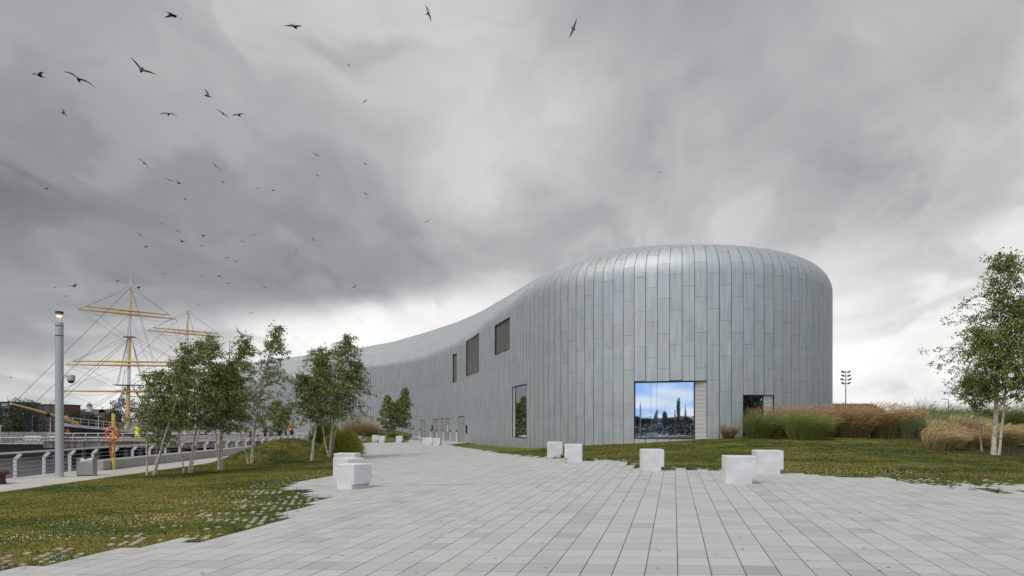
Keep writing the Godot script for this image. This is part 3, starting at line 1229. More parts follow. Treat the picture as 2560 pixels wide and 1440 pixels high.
func plaza() -> void:
	var root := Node3D.new()
	root.name = "plaza_paving"
	add_child(root)
	tag(root, "", "", "", "structure")
	var bed := Shape.new()
	var rest := Shape.new()
	var list := []
	var ci0 := -95
	for ci in range(ci0, 75):
		var c := 0.042 + ci * SLAB_W
		for ri in range(8, 205):
			var r := ri * SLAB_L
			var m := slab_pt(c + SLAB_W * 0.5, r + SLAB_L * 0.5)
			if m.y < 6.2 or m.y > 95: continue
			if absf(m.x) > m.y * 0.80 + 1.5: continue
			# files of slabs end in steps of three courses
			var off := absi(hash(ci * 31 + 5)) % 3
			var rs := int(floor((ri + off) / 3.0)) * 3 - off
			var mq := slab_pt(c + SLAB_W * 0.5, (rs + 1.5) * SLAB_L)
			if not in_plaza(mq.x, mq.y): continue
			paved[Vector2i(ci, ri)] = true
			list.append([m.length_squared() if absf(m.x) < m.y * 0.755 and m.y > 7.3 else 1e6 + m.y, c, r, ci, ri])
	list.sort_custom(func(a, b): return a[0] < b[0])
	var tone := noise(0.6, 31, 2)
	for i in list.size():
		var L: Array = list[i]
		var h := hash(L[3] * 7919 + L[4] * 104729)
		var g := 0.88 + 0.16 * float(h % 1000) / 1000.0 + 0.05 * tone.get_noise_2d(L[1], L[2])
		if h % 13 == 0: g *= 0.89
		if h % 17 == 3: g *= 1.06
		# soiled courses: drained water has left grime along these rows and files of slabs
		if (L[4] == 17 and L[3] < 14) or (L[4] == 41 and L[3] > -36 and L[3] < -6): g *= 0.90
		if (L[3] == -5 and L[4] < 32) or (L[3] == 5 and L[4] < 44) or (L[3] == -18 and L[4] > 20 and L[4] < 60): g *= 0.92
		var warm := 1.0 + 0.018 * (float((h / 1000) % 100) / 100.0 - 0.4)
		var col := Color(g * warm, g, g * (2.0 - warm) * 0.985)
		var up := 0.028 + 0.003 * float((h / 77) % 10) / 10.0
		var j := 0.0055
		if i < 300:
			var one := Shape.new()
			one.col = col
			slab(one, L[1] + 0.0065, L[2] + 0.009, L[1] + SLAB_W - 0.0065, L[2] + SLAB_L - 0.009, up)
			part("paving_slab", one, M.granite, root)
		else:
			rest.col = col
			slab(rest, L[1] + 0.0065, L[2] + 0.009, L[1] + SLAB_W - 0.0065, L[2] + SLAB_L - 0.009, up)
		var q := [slab_pt(L[1], L[2]), slab_pt(L[1] + SLAB_W, L[2]), slab_pt(L[1] + SLAB_W, L[2] + SLAB_L), slab_pt(L[1], L[2] + SLAB_L)]
		bed.quad(on(q[0].x, q[0].y, 0.0245), on(q[1].x, q[1].y, 0.0245), on(q[2].x, q[2].y, 0.0245), on(q[3].x, q[3].y, 0.0245))
	part("far_paving_slabs", rest, M.granite, root).set_meta("kind", "stuff")
	part("bedding", bed, M.joint_sand, root)

# trodden chewing gum and small marks on the slabs
func gum() -> void:
	var xf := []
	var cols := []
	while xf.size() < 260:
		var d := lerpf(7.2, 34.0, pow(rng.randf(), 1.4))
		var x := rng.randf_range(-0.76, 0.76) * d
		if not on_slab(x, d): continue
		var sc := rng.randf_range(0.5, 1.5)
		xf.append(Transform3D(Basis(Vector3.UP, rng.randf() * TAU).scaled(Vector3(sc * rng.randf_range(0.7, 1.5), 1, sc)), on(x, d, 0.0325)))
		var g := rng.randf_range(0.16, 0.32)
		cols.append(Color(g, g * 0.97, g * 0.94))
	var s := Shape.new()
	var pr := Vector3.ZERO
	for k in 10:
		var a0 := TAU * k / 10.0
		var a1 := TAU * (k + 1) / 10.0
		var r0 := 0.016 + 0.004 * sin(k * 2.7)
		var r1 := 0.016 + 0.004 * sin(((k + 1) % 10) * 2.7)
		s.tri(Vector3(0, 0.002, 0), Vector3(cos(a0) * r0, 0, -sin(a0) * r0), Vector3(cos(a1) * r1, 0, -sin(a1) * r1))
	scatter("gum_spots", s.mesh(), M.flower, xf, cols)

# pale studs of the grass grid that show along the rim of the paving
func grass_grid() -> void:
	var root := Node3D.new()
	root.name = "grass_grid_paving"
	add_child(root)
	tag(root, "", "", "", "structure")
	var list := []
	var nz := noise(0.45, 88, 2)
	var zones := [[-12.0, -3.6, 8.5, 21.0, 2.3], [2.2, 9.0, 22.5, 31.0, 1.1], [10.8, 22.0, 13.4, 20.5, 2.2]]
	for z in zones:
		for ci in range(-90, 120):
			for ri in range(20, 170):
				var c := ci * 0.21 + (0.105 if ri % 2 else 0.0)
				var r := ri * 0.2
				var m := slab_pt(c, r)
				if m.x < z[0] or m.x > z[1] or m.y < z[2] or m.y > z[3]: continue
				if absf(m.x) > m.y * 0.79: continue
				if on_slab(m.x, m.y) or on_slab(m.x + 0.12, m.y) or on_slab(m.x - 0.12, m.y) or on_slab(m.x, m.y + 0.1) or on_slab(m.x, m.y - 0.1): continue
				var near := 99.0
				for k in plaza_edge.size():
					var q := Geometry2D.get_closest_point_to_segment(m, plaza_edge[k], plaza_edge[(k + 1) % plaza_edge.size()])
					near = minf(near, q.distance_to(m))
				if near > z[4]: continue
				if nz.get_noise_2d(m.x * 2.0, m.y * 2.0) + rng.randf_range(-0.35, 0.35) < -0.08 + 0.6 * near / z[4]: continue
				list.append([m.y, c, r])
	list.sort_custom(func(a, b): return a[0] < b[0])
	var rest := Shape.new()
	for i in list.size():
		var L: Array = list[i]
		var w := rng.randf_range(0.036, 0.058)
		var l := rng.randf_range(0.02, 0.034)
		var s := Shape.new() if i < 300 else rest
		var g := rng.randf_range(0.8, 1.05)
		s.col = Color(g, g, g * 0.97)
		slab(s, L[1] - w, L[2] - l, L[1] + w, L[2] + l, 0.034)
		if i < 300: part("concrete_stud", s, M.stud, root)
	if rest.v.size() > 0: part("far_concrete_studs", rest, M.stud, root).set_meta("kind", "stuff")

func blades(n: int, h: float, spread: float, wide: float, lean: float) -> ArrayMesh:
	var s := Shape.new()
	for k in n:
		var a := rng.randf() * TAU
		var rad := sqrt(rng.randf()) * spread
		var b := Vector3(cos(a) * rad, -0.005, sin(a) * rad)
		var t := rng.randf() * TAU
		var tip := b + Vector3(cos(t) * lean + 0.2 * lean, 1.0, sin(t) * lean) * h * rng.randf_range(0.5, 1.0)
		var side := Vector3(-sin(t), 0, cos(t)) * wide
		var g := rng.randf_range(0.75, 1.2)
		s.col = Color(g, g, g)
		var m := Vector3(cos(t) * 0.5, 0.86, sin(t) * 0.5).normalized()
		s.tri_n(b - side, b + side, tip, m, m, m)
	return s.mesh()

func scatter(called: String, mesh: Mesh, m: Material, xf: Array, cols: Array) -> void:
	var mm := MultiMesh.new()
	mm.transform_format = MultiMesh.TRANSFORM_3D
	mm.use_colors = true
	mm.mesh = mesh
	mm.instance_count = xf.size()
	for i in xf.size():
		mm.set_instance_transform(i, xf[i])
		mm.set_instance_color(i, cols[i])
	var o := MultiMeshInstance3D.new()
	o.multimesh = mm
	o.material_override = m
	o.name = called
	add_child(o)
	tag(o, "", "", "", "stuff")

func lawn_grass() -> void:
	var xf := []
	var cols := []
	var tall := noise(0.5, 55, 2)
	for z in [[-17.4, -3.4, 7.5, 52.0, 60000], [-1.0, 30.0, 12.5, 46.0, 46000], [-24.0, -4.0, 52.0, 95.0, 9000]]:
		var made := 0
		var tries := 0
		while made < z[4] and tries < z[4] * 6:
			tries += 1
			var d: float = lerpf(z[2], z[3], pow(rng.randf(), 1.5))
			var x := rng.randf_range(z[0], z[1])
			if absf(x) > d * 0.79 + 0.4: continue
			if on_slab(x, d): continue
			var sc := rng.randf_range(0.7, 1.25) * (1.0 + 0.35 * tall.get_noise_2d(x, d))
			if rng.randf() < 0.01: sc *= 1.5
			sc *= 1.0 + d * 0.012
			xf.append(Transform3D(Basis(Vector3.UP, rng.randf() * TAU).scaled(Vector3(sc, sc, sc)), on(x, d)))
			var g := rng.randf_range(0.85, 1.35)
			var t := lawn_tone(x, d)
			cols.append(Color(t.r * g * 1.0, t.g * g, t.b * g))
			made += 1
	scatter("lawn_grass", blades(16, 0.040, 0.085, 0.0042, 0.7), M.blade, xf, cols)
	# weeds growing out over the stepped rim of the paving
	xf = []
	cols = []
	for k in 700:
		var i := rng.randi() % plaza_edge.size()
		var a := plaza_edge[i]
		var b := plaza_edge[(i + 1) % plaza_edge.size()]
		if a.y < 7 or a.y > 60 or a.distance_to(b) > 18: continue
		var p := a.lerp(b, rng.randf()) + Vector2(rng.randf_range(-0.35, 0.35), rng.randf_range(-0.35, 0.35))
		if on_slab(p.x, p.y) and rng.randf() < 0.93: continue
		var sc := rng.randf_range(0.5, 1.4)
		xf.append(Transform3D(Basis(Vector3.UP, rng.randf() * TAU).scaled(Vector3(sc, sc, sc)), on(p.x, p.y)))
		var g := rng.randf_range(0.7, 1.2)
		cols.append(Color(0.10 * g, 0.15 * g, 0.025 * g))
	scatter("edge_weeds", blades(14, 0.16, 0.06, 0.004, 0.5), M.blade, xf, cols)
	# clover heads in drifts
	xf = []
	cols = []
	for c in [[-8.8, 12.6, 1.3, 0.35, 60], [-9.2, 14.8, 1.2, 0.5, 40], [-7.2, 14.6, 1.6, 0.45, 150], [-6.6, 17.0, 1.0, 0.5, 80], [-10.2, 12.2, 1.4, 0.3, 90], [-8.2, 18.5, 1.6, 0.8, 120], [-8.0, 22.5, 1.4, 1.0, 110], [-7.6, 26.0, 1.2, 1.4, 80], [-8.6, 16.5, 2.6, 2.0, 60],
			[9.9, 22.6, 1.2, 0.5, 60], [11.6, 22.6, 1.3, 0.45, 80], [13.0, 22.3, 1.0, 0.4, 60], [18.0, 36.8, 1.4, 0.5, 80], [12.0, 24.0, 2.2, 1.0, 40], [16.5, 20.2, 0.8, 0.4, 16], [1.6, 37.5, 1.2, 0.8, 30]]:
		for k in int(c[4] * 1.1):
			var x: float = c[0] + rng.randfn() * c[2] * 0.5
			var d: float = c[1] + rng.randfn() * c[3] * 1.3
			if on_slab(x, d): continue
			var sc := rng.randf_range(0.6, 1.1)
			xf.append(Transform3D(Basis.IDENTITY.scaled(Vector3(sc, sc, sc)), on(x, d, rng.randf_range(0.035, 0.06))))
			var brown := rng.randf() < 0.45
			cols.append(Color(0.42, 0.28, 0.16) if brown else Color(0.68, 0.64, 0.55))
	var cl := Shape.new()
	cl.lathe(Vector3.ZERO, [[0.0, -0.013], [0.011, -0.006], [0.014, 0.002], [0.009, 0.011], [0.0, 0.014]], 6)
	scatter("clover_flowers", cl.mesh(), M.flower, xf, cols)

# ---------------------------------------------------------------- granite cubes
func cube(x: float, d: float, turn: float, label: String, w := 0.73, h := 0.73, notch := 1.0, l := 0.73) -> void:
	var base := Vector3(x, land(x, d) + 0.03, -d)
	var o := thing("stone_cube", base, label, "stone seat", "pale stone cubes round the paving", turn)
	# one block, undercut along the foot of one side, edges eased
	var s := Shape.new()
	var foot := 0.14
	var cutb := 0.10
	var e := 0.016
	var hx := w * 0.5
	var prof := [Vector2(-hx, -0.06), Vector2(hx - cutb, -0.06), Vector2(hx - cutb, foot), Vector2(hx - e, foot), Vector2(hx, foot + e), Vector2(hx, h - e), Vector2(hx - e, h), Vector2(-hx + e, h), Vector2(-hx, h - e)]
	var ctr := Vector2(0, h * 0.55)
	var nn := prof.size()
	var zl := l * 0.5
	for k in nn:
		var p: Vector2 = prof[k]
		var q: Vector2 = prof[(k + 1) % nn]
		p.x *= notch
		q.x *= notch
		var pi := p.lerp(ctr, e / (hx * 1.0))
		var qi := q.lerp(ctr, e / (hx * 1.0))
		for z in [1.0, -1.0]:
			var A := Vector3(p.x, p.y, z * (zl - e))
			var B := Vector3(q.x, q.y, z * (zl - e))
			var C := Vector3(qi.x, qi.y, z * zl)
			var D := Vector3(pi.x, pi.y, z * zl)
			var ce := Vector3(ctr.x, ctr.y, z * zl)
			if (z > 0) == (notch > 0):
				s.quad(A, B, C, D); s.tri(D, C, ce)
			else:
				s.quad(B, A, D, C); s.tri(C, D, ce)
		var a0 := Vector3(p.x, p.y, zl - e)
		var b0 := Vector3(q.x, q.y, zl - e)
		var b1 := Vector3(q.x, q.y, -zl + e)
		var a1 := Vector3(p.x, p.y, -zl + e)
		if notch > 0: s.quad(b0, a0, a1, b1)
		else: s.quad(a0, b0, b1, a1)
	part("block", s, M.white_stone, o)

func cubes() -> void:
	var a := 0.234
	cube(-4.72, 20.35, -0.57, "pale stone cube at the front of the three beside the clover lawn")
	cube(-5.9, 24.6, -0.75, "pale stone cube between two others beside the clover lawn", 0.95, 0.72, 1.0, 0.73)
	cube(-7.0, 28.9, -0.10, "pale stone cube at the back of the three by the birch lawn", 0.93, 0.75)
	cube(2.05, 32.3, -0.10, "pale stone cube behind its twin on the paving rim below the narrow window")
	cube(2.58, 28.5, -0.12, "pale stone cube ahead of its twin on the paving rim, its plinth cut back", 0.73, 0.73, -1.0)
	cube(4.8, 23.35, 0.0, "pale stone cube standing alone before the large window", 0.70)
	cube(6.25, 18.75, -0.16, "pale stone cube with undercut foot, in front of its partner below the dark window", 0.80, 0.74)
	cube(8.3, 22.1, -0.14, "pale stone cube partly behind another at the lawn rim, shadow across its face", 0.84, 0.75)
	cube(-8.2, 68.0, -0.15, "pale stone cube by the white bollards, doubled by a neighbour behind")
	cube(-8.65, 69.3, -0.15, "pale stone cube mostly hidden behind another near the bollards")
	cube(-7.3, 66.6, -0.15, "pale stone cube at the lawn corner ahead of the bollards")
	cube(-18.0, 79.6, 0.0, "small pale stone cube next to the tawny grass clump")
	cube(-16.1, 80.3, 0.0, "small pale stone cube touching its neighbour below the twin saplings")
	cube(-15.2, 79.6, 0.0, "small pale stone cube in front of its neighbour below the twin saplings")
	cube(-13.2, 79.8, 0.0, "small pale stone cube alone at the foot of the grassy mound")

func bollards() -> void:
	var first: Node3D = null
	for p in [[-12.2, 84.2], [-11.4, 83.8], [-10.1, 84.5], [-9.2, 83.3], [-8.4, 83.0], [-7.4, 81.5], [-6.5, 79.8]]:
		if first == null:
			first = thing("bollard", on(p[0], p[1], 0.0), "slim white bollard with dark cap before the grey service doors", "bollard", "white bollards before the doors")
			var s := Shape.new()
			s.bar(Vector3(0, -0.1, 0), Vector3(0, 1.2, 0), 0.065, 0.065, 12)
			part("post", s, M.white_paint, first)
			s = Shape.new()
			s.lathe(Vector3(0, 1.2, 0), [[0.05, 0], [0.05, 0.17], [0.066, 0.17], [0.066, 0.26], [0.0, 0.27]], 12)
			part("cap", s, M.dark_metal, first)
		else:
			dup(first, on(p[0], p[1]), 0.0)

# ---------------------------------------------------------------- quay
func rail_run(called: String, label: String, a: Vector3, b: Vector3, gap: float, inward: Vector3, h: float, wires: int, post_w: float) -> void:
	var o := thing(called, a, label, "railing")
	var L := a.distance_to(b)
	var dir := (b - a) / L
	var n := int(L / gap)
	var one := Shape.new()
	# flat steel post, upright then cranked inwards to carry the rail
	var t := 0.045
	var w := post_w
	var prof := [[0.0, -0.15], [0.0, h * 0.74], [0.24, h * 0.95]]
	for k in 2:
		var p0: Vector3 = inward * prof[k][0] + Vector3.UP * prof[k][1]
		var p1: Vector3 = inward * prof[k + 1][0] + Vector3.UP * prof[k + 1][1]
		var up := (p1 - p0).normalized()
		var ac := dir
		var nn := ac.cross(up).normalized()
		one.box(Transform3D(Basis(ac, up, nn), (p0 + p1) * 0.5), Vector3(t, p0.distance_to(p1) + (0.03 if k else 0.0), w))
	var mesh := one.mesh()
	for i in n + 1:
		var p := MeshInstance3D.new()
		p.mesh = mesh
		p.material_override = M.rail_grey
		p.name = "post"
		o.add_child(p, true)
		p.position = dir * (L * i / n)
	for k in wires:
		var y := h * (0.12 + 0.64 * k / (wires - 1))
		var s := Shape.new()
		s.bar(Vector3.UP * y + inward * 0.07, dir * L + Vector3.UP * y + inward * 0.07, 0.011, 0.011, 5)
		part("wire", s, M.rail_wire, o)
	var s := Shape.new()
	s.bar(Vector3.UP * h + inward * 0.26, dir * L + Vector3.UP * h + inward * 0.26, 0.042, 0.042, 8)
	part("handrail", s, M.handrail, o)

func quay() -> void:
	var s := Shape.new()
	s.box(Transform3D(Basis(), Vector3(-19.5, -2.7, -10)), Vector3(3.9, 3.988, 172))
	solo("quay_wall", s, M.pale_concrete, "", "", "", "structure")
	# flags of the quay path
	var root := Node3D.new()
	root.name = "quay_path"
	add_child(root)
	tag(root, "", "", "", "structure")
	var rest := Shape.new()
	var count := 0
	for i in range(0, 110):
		var d := 21.0 + i * 0.6
		for j in 5:
			var x := -21.4 + j * 0.78
			if absf(x + 0.4) > d * 0.80: continue
			var sh := Shape.new() if count < 280 else rest
			var g := rng.randf_range(0.88, 1.05)
			sh.col = Color(g, g * 0.99, g * 0.97)
			sh.boxat(Vector3(x + 0.39, -0.713, -d - 0.3), Vector3(0.768, 0.04, 0.59))
			if count < 280: part("path_flag", sh, M.path_stone, root)
			count += 1
	part("far_path_flags", rest, M.path_stone, root).set_meta("kind", "stuff")
	rail_run("quay_railing", "grey cranked-post railing with wires along the quay path", Vector3(-21.15, -0.70, -20), Vector3(-21.15, -0.70, -88), 1.75, Vector3(1, 0, 0), 1.1, 5, 0.14)
	rail_run("jetty_railing", "white railing along the edge of the concrete jetty over the water", Vector3(-61.6, -0.86, -90.3), Vector3(-22.0, -0.86, -90.3), 1.6, Vector3(0, 0, -1), 1.05, 5, 0.15)
	# low concrete bench wall on the path
	var bw := thing("bench_wall", Vector3(-20.5, -0.69, -33.6), "long low concrete bench wall in front of the quay railing", "wall")
	for i in 24:
		var b := Shape.new()
		var g := rng.randf_range(0.86, 1.05)
		b.col = Color(g, g, g * 0.98)
		b.soft_box(Transform3D(Basis(), Vector3(0, 0.235, -1.0 - i * 2.0)), Vector3(0.62, 0.51, 1.985), 0.035)
		part("concrete_block", b, M.concrete, bw)
	# jetty deck on piles
	var j := thing("jetty", Vector3(-41.0, -0.86, -90), "weathered concrete jetty deck on steel piles over the river", "jetty")
	var fd := Shape.new()
	fd.box(Transform3D(Basis(), Vector3(0, -0.42, -40.0)), Vector3(42, 0.84, 80))
	part("deck", fd, M.jetty_concrete, j)
	var cp := Shape.new()
	cp.box(Transform3D(Basis(), Vector3(0, 0.03, -0.1)), Vector3(42.2, 0.09, 0.5))
	part("coping", cp, M.pale_concrete, j)
	for i in 22:
		var p := Shape.new()
		p.bar(Vector3(-20.0 + i * 1.9, -4.2, -0.9), Vector3(-20.0 + i * 1.9, -0.84, -0.9), 0.33, 0.33, 10)
		part("pile", p, M.pile, j)
	var bk := Shape.new()
	bk.box(Transform3D(Basis(), Vector3(0, -2.4, -5.0)), Vector3(42, 3.2, 0.3))  # near-black wall stands in for the shade under the deck
	part("under_deck_shade", bk, M.pile_and_shade_dark, j)

	# lamp column with camera
	var lamp := thing("lamp_column", Vector3(-19.7, -0.69, -29.6), "tall grey lamp column with glass head and a dome camera on an arm", "lamp")
	var c := Shape.new()
	c.lathe(Vector3.ZERO, [[0.175, -0.05], [0.175, 0.02], [0.162, 0.03], [0.158, 6.72], [0.0, 6.72]], 24)
	part("column", c, M.lamp_grey, lamp)
	for y in [6.12, 6.55]:
		c = Shape.new()
		c.lathe(Vector3.ZERO, [[0.161, y], [0.166, y + 0.005], [0.166, y + 0.03], [0.161, y + 0.035]], 24)
		part("band", c, M.dark_metal, lamp)
	c = Shape.new()
	c.box(Transform3D(Basis(), Vector3(0.0, 6.33, 0.155)), Vector3(0.17, 0.34, 0.02))
	part("hatch", c, M.lamp_grey, lamp)
	c = Shape.new()
	c.lathe(Vector3.ZERO, [[0.156, 6.73], [0.156, 7.13]], 24)
	part("glass_head", c, M.lamp_glass, lamp)
	c = Shape.new()
	c.lathe(Vector3.ZERO, [[0.158, 7.10], [0.158, 7.2], [0.0, 7.21]], 24)
	part("lid", c, M.dark_metal, lamp)
	c = Shape.new()
	c.lathe(Vector3(0, 6.98, 0), [[0.0, 0.06], [0.09, 0.05], [0.11, 0.0], [0.09, -0.03], [0.0, -0.035]], 16)
	part("bulb", c, M.glow, lamp)
	var li := OmniLight3D.new()
	li.name = "lamp_light"
	li.light_color = Color(1.0, 0.72, 0.42)
	li.light_energy = 0.05
	li.light_size = 0.1
	li.omni_range = 12.0
	li.omni_attenuation = 2.0
	li.shadow_enabled = true
	li.position = Vector3(0, 6.99, 0.13)
	lamp.add_child(li)
	c = Shape.new()
	c.bar(Vector3(0.1, 4.42, 0.02), Vector3(0.5, 4.42, 0.02), 0.028, 0.028, 8, true)
	c.bar(Vector3(0.15, 4.30, 0.02), Vector3(0.42, 4.41, 0.02), 0.016, 0.016, 6)
	c.boxat(Vector3(0.15, 4.36, 0.02), Vector3(0.05, 0.18, 0.12))
	part("camera_arm", c, M.lamp_grey, lamp)
	c = Shape.new()
	c.lathe(Vector3(0.52, 4.18, 0.02), [[0.0, 0.25], [0.15, 0.25], [0.16, 0.22], [0.16, 0.02], [0.13, 0.0]], 16)
	var cm := part("camera_housing", c, M.lamp_grey, lamp)
	c = Shape.new()
	c.lathe(Vector3(0.52, 4.18, 0.02), [[0.13, 0.0], [0.12, -0.05], [0.08, -0.095], [0.0, -0.11]], 16)
	part("dome", c, M.black_gloss, cm)

	# litter bin with bag
	var bin := thing("litter_bin", Vector3(-19.0, -0.69, -30.4), "square steel litter bin with white bag showing at its mouth", "bin", "", 0.25)
	c = Shape.new()
	c.soft_box(Transform3D(Basis(), Vector3(0, 0.34, 0)), Vector3(0.64, 0.64, 0.55), 0.02)
	part("body", c, M.steel, bin)
	for x in [-0.31, 0.31]:
		c = Shape.new()
		c.soft_box(Transform3D(Basis(), Vector3(x, 0.38, 0)), Vector3(0.035, 0.8, 0.57), 0.01)
		part("side_plate", c, M.steel, bin)
	c = Shape.new()
	for k in 26:
		var t0 := TAU * k / 26.0
		var t1 := TAU * (k + 1) / 26.0
		var r0 := 0.27 + 0.03 * sin(t0 * 7.0)
		var r1 := 0.27 + 0.03 * sin(t1 * 7.0)
		var h0 := 0.74 + 0.035 * sin(t0 * 5.0 + 1.0)
		var h1 := 0.74 + 0.035 * sin(t1 * 5.0 + 1.0)
		c.quad(Vector3(cos(t0) * 0.29, 0.60, -sin(t0) * 0.24), Vector3(cos(t1) * 0.29, 0.60, -sin(t1) * 0.24), Vector3(cos(t1) * r1, h1, -sin(t1) * r1 * 0.85), Vector3(cos(t0) * r0, h0, -sin(t0) * r0 * 0.85))
		c.tri(Vector3(cos(t0) * r0, h0, -sin(t0) * r0 * 0.85), Vector3(cos(t1) * r1, h1, -sin(t1) * r1 * 0.85), Vector3(0, 0.66, 0))
	part("bag", c, M.bag, bin)

	# mooring bollard at the edge of the path
	var mb := thing("mooring_bollard", Vector3(-20.0, -0.69, -26.2), "squat rusty mooring bollard with broad rounded cap on the quay path", "mooring bollard")
	c = Shape.new()
	c.lathe(Vector3.ZERO, [[0.44, 0.0], [0.43, 0.05], [0.40, 0.1], [0.40, 0.36]], 24)
	part("stem", c, M.rust, mb)
	c = Shape.new()
	c.lathe(Vector3.ZERO, [[0.40, 0.34], [0.50, 0.37], [0.53, 0.43], [0.50, 0.49], [0.40, 0.52], [0.0, 0.53]], 24)
	part("cap", c, M.rust, mb)

	life_post(Vector3(-20.1, -0.69, -34.3), "yellow post carrying an orange life ring and coiled rope by the bench wall", true)
	life_post(Vector3(-29.6, -0.86, -91.0), "distant yellow life ring post beside the grassy mound", false)

func life_post(at: Vector3, label: String, near: bool) -> void:
	var o := thing("life_ring_post", at, label, "life ring post")
	var c := Shape.new()
	c.lathe(Vector3.ZERO, [[0.085, -0.05], [0.085, 2.82], [0.0, 2.82]], 14)
	part("post", c, M.yellow, o)
	c = Shape.new()
	c.lathe(Vector3.ZERO, [[0.088, 2.82], [0.088, 2.95], [0.05, 2.98], [0.04, 3.12], [0.0, 3.13]], 12)
	part("cap", c, M.dark_metal, o)
	var tb := Basis(Vector3.UP, -0.05)
	var rc := Vector3(0.05, 1.82, 0.17)
	c = Shape.new()
	c.ring(rc, tb, 0.30, 0.075, 32, 10)
	var rg := part("life_ring", c, M.orange, o)
	for k in 4:
		var a := PI / 4 + k * PI / 2
		c = Shape.new()
		var d := Vector3(cos(a), sin(a), 0)
		var e := Vector3(-sin(a), cos(a), 0)
		for q in 10:
			var t0 := TAU * q / 10.0
			var t1 := TAU * (q + 1) / 10.0
			var p := []
			for z in [[t0, -0.03], [t1, -0.03], [t1, 0.03], [t0, 0.03]]:
				var nn := d * cos(z[0]) + Vector3(0, 0, 1) * sin(z[0])
				p.append(rc + tb * (d * 0.30 + nn * 0.079 + e * z[1]))
			c.quad(p[3], p[2], p[1], p[0])
		part("band", c, M.reflective, rg)
	c = Shape.new()
	for k in 3: c.ring(Vector3(0.03, 1.05 - 0.02 * k, 0.13 + 0.02 * k), tb * Basis.from_scale(Vector3(0.55, 1.5, 1)), 0.2 + 0.02 * k, 0.028, 20, 6)
	part("rope", c, M.rope, o)

# ---------------------------------------------------------------- plants
func leaf(s: Shape, at: Vector3, along: Vector3, size: float, col: Color) -> void:
	var side := along.cross(Vector3(rng.randfn(), rng.randfn(), rng.randfn())).normalized()
	var m := side.cross(along).normalized()
	s.col = col
	var w := side * size * 0.36
	var tip := at + along * size
	var mid := at + along * size * 0.42 + m * size * 0.08
	s.tri_n(at, mid + w, tip, m, m, m)
	s.tri_n(at, tip, mid - w, m, m, m)

# stems: [base, top, radius, crown start 0..1, crown reach]; wind pushes twigs towards +x
func birch(called: String, label: String, group: String, base: Vector3, stems: Array, twigs: int, leaf_size: float, wind: float, tone := 1.0, category := "tree") -> void:
	var o := thing(called, base, label, category, group)
	var crown := Shape.new()
	var limbs := Shape.new()
	for st in stems:
		var b: Vector3 = st[0]
		var tp: Vector3 = st[1]
		var r: float = st[2]
		var pts := []
		var rad := []
		var n := 12
		var bend := Vector3(rng.randf_range(-0.5, 0.5), 0, rng.randf_range(-0.4, 0.4)) * (tp - b).length() * 0.06
		for k in n + 1:
			var t := float(k) / n
			var p := b.lerp(tp, t) + bend * sin(t * PI) + Vector3(rng.randf_range(-1, 1), 0, rng.randf_range(-1, 1)) * 0.02
			p.x += wind * 0.35 * t * t * t
			pts.append(p)
			rad.append(maxf(r * (1.0 - t * 0.93) * (1.15 if k == 0 else 1.0), 0.008))
		var tr := Shape.new()
		pts[0].y -= 0.15
		tr.poly(pts, rad, 8)
		part("trunk", tr, M.birch_bark, o)
		var H := (tp - b).length()
		var lo: float = st[3]
		var reach: float = st[4]
		var nb := int(twigs * H * (1.0 - lo))
		for i in nb:
			var t := lerpf(lo, 0.99, pow((i + rng.randf()) / nb, 0.9))
			var f := t * n
			var k := mini(int(f), n - 1)
			var p: Vector3 = (pts[k] as Vector3).lerp(pts[k + 1], f - k)
			var az := i * 2.399 + rng.randf() * 0.8
			var u := (t - lo) / (1.0 - lo)
			var env := reach * (0.34 + 1.02 * sin(PI * pow(clampf(u * 0.86 + 0.12, 0, 1), 0.75))) * rng.randf_range(0.42, 1.38)
			env *= 1.0 - 0.45 * u
			var dir := Vector3(cos(az), 0.75 + 0.5 * u, sin(az)).normalized()
			var q := p
			var bp := [p]
			var br := [maxf(rad[k] * 0.38, 0.006)]
			var m := 5
			for z in m:
				dir = (dir + Vector3(wind * 0.20, -0.10 - 0.08 * z, 0) + Vector3(rng.randfn(), rng.randfn(), rng.randfn()) * 0.13).normalized()
				q += dir * env / m
				bp.append(q)
				br.append(maxf(br[0] * (1.0 - (z + 1.0) / m), 0.0035))
				# side twigs carry the leaves
				var tw := 2 + (1 if z > 1 else 0)
				for y in tw:
					var td := (dir * 0.6 + Vector3(rng.randfn(), rng.randfn() * 0.6, rng.randfn()) * 0.75 + Vector3(wind * 0.5, -0.12, 0)).normalized()
					var tl := rng.randf_range(0.16, 0.42) * (0.6 + reach * 0.35)
					var te := q + td * tl
					limbs.bar(q, te, 0.004, 0.002, 3)
					var nl := rng.randi_range(6, 10)
					for x in nl:
						var lp := q.lerp(te, rng.randf_range(0.12, 1.06)) + Vector3(rng.randfn(), rng.randfn(), rng.randfn()) * 0.045
						var ld := (Vector3(rng.randfn() * 0.6 + wind * 0.9, rng.randfn() * 0.55 - 0.35, rng.randfn() * 0.6)).normalized()
						var g := rng.randf_range(0.65, 1.35) * tone
						var pale := rng.randf() < 0.12
						var c := Color(0.150 * g, 0.190 * g, 0.040 * g) if not pale else Color(0.26 * g, 0.29 * g, 0.11 * g)
						if rng.randf() < 0.05: c = Color(0.18 * g, 0.14 * g, 0.035 * g)
						leaf(crown, lp, ld, leaf_size * rng.randf_range(0.7, 1.25), c)
			limbs.poly(bp, br, 4)
	part("branches", limbs, M.twig, o)
	part("crown", crown, M.leaf, o)

func at_land(x: float, d: float) -> Vector3: return on(x, d)

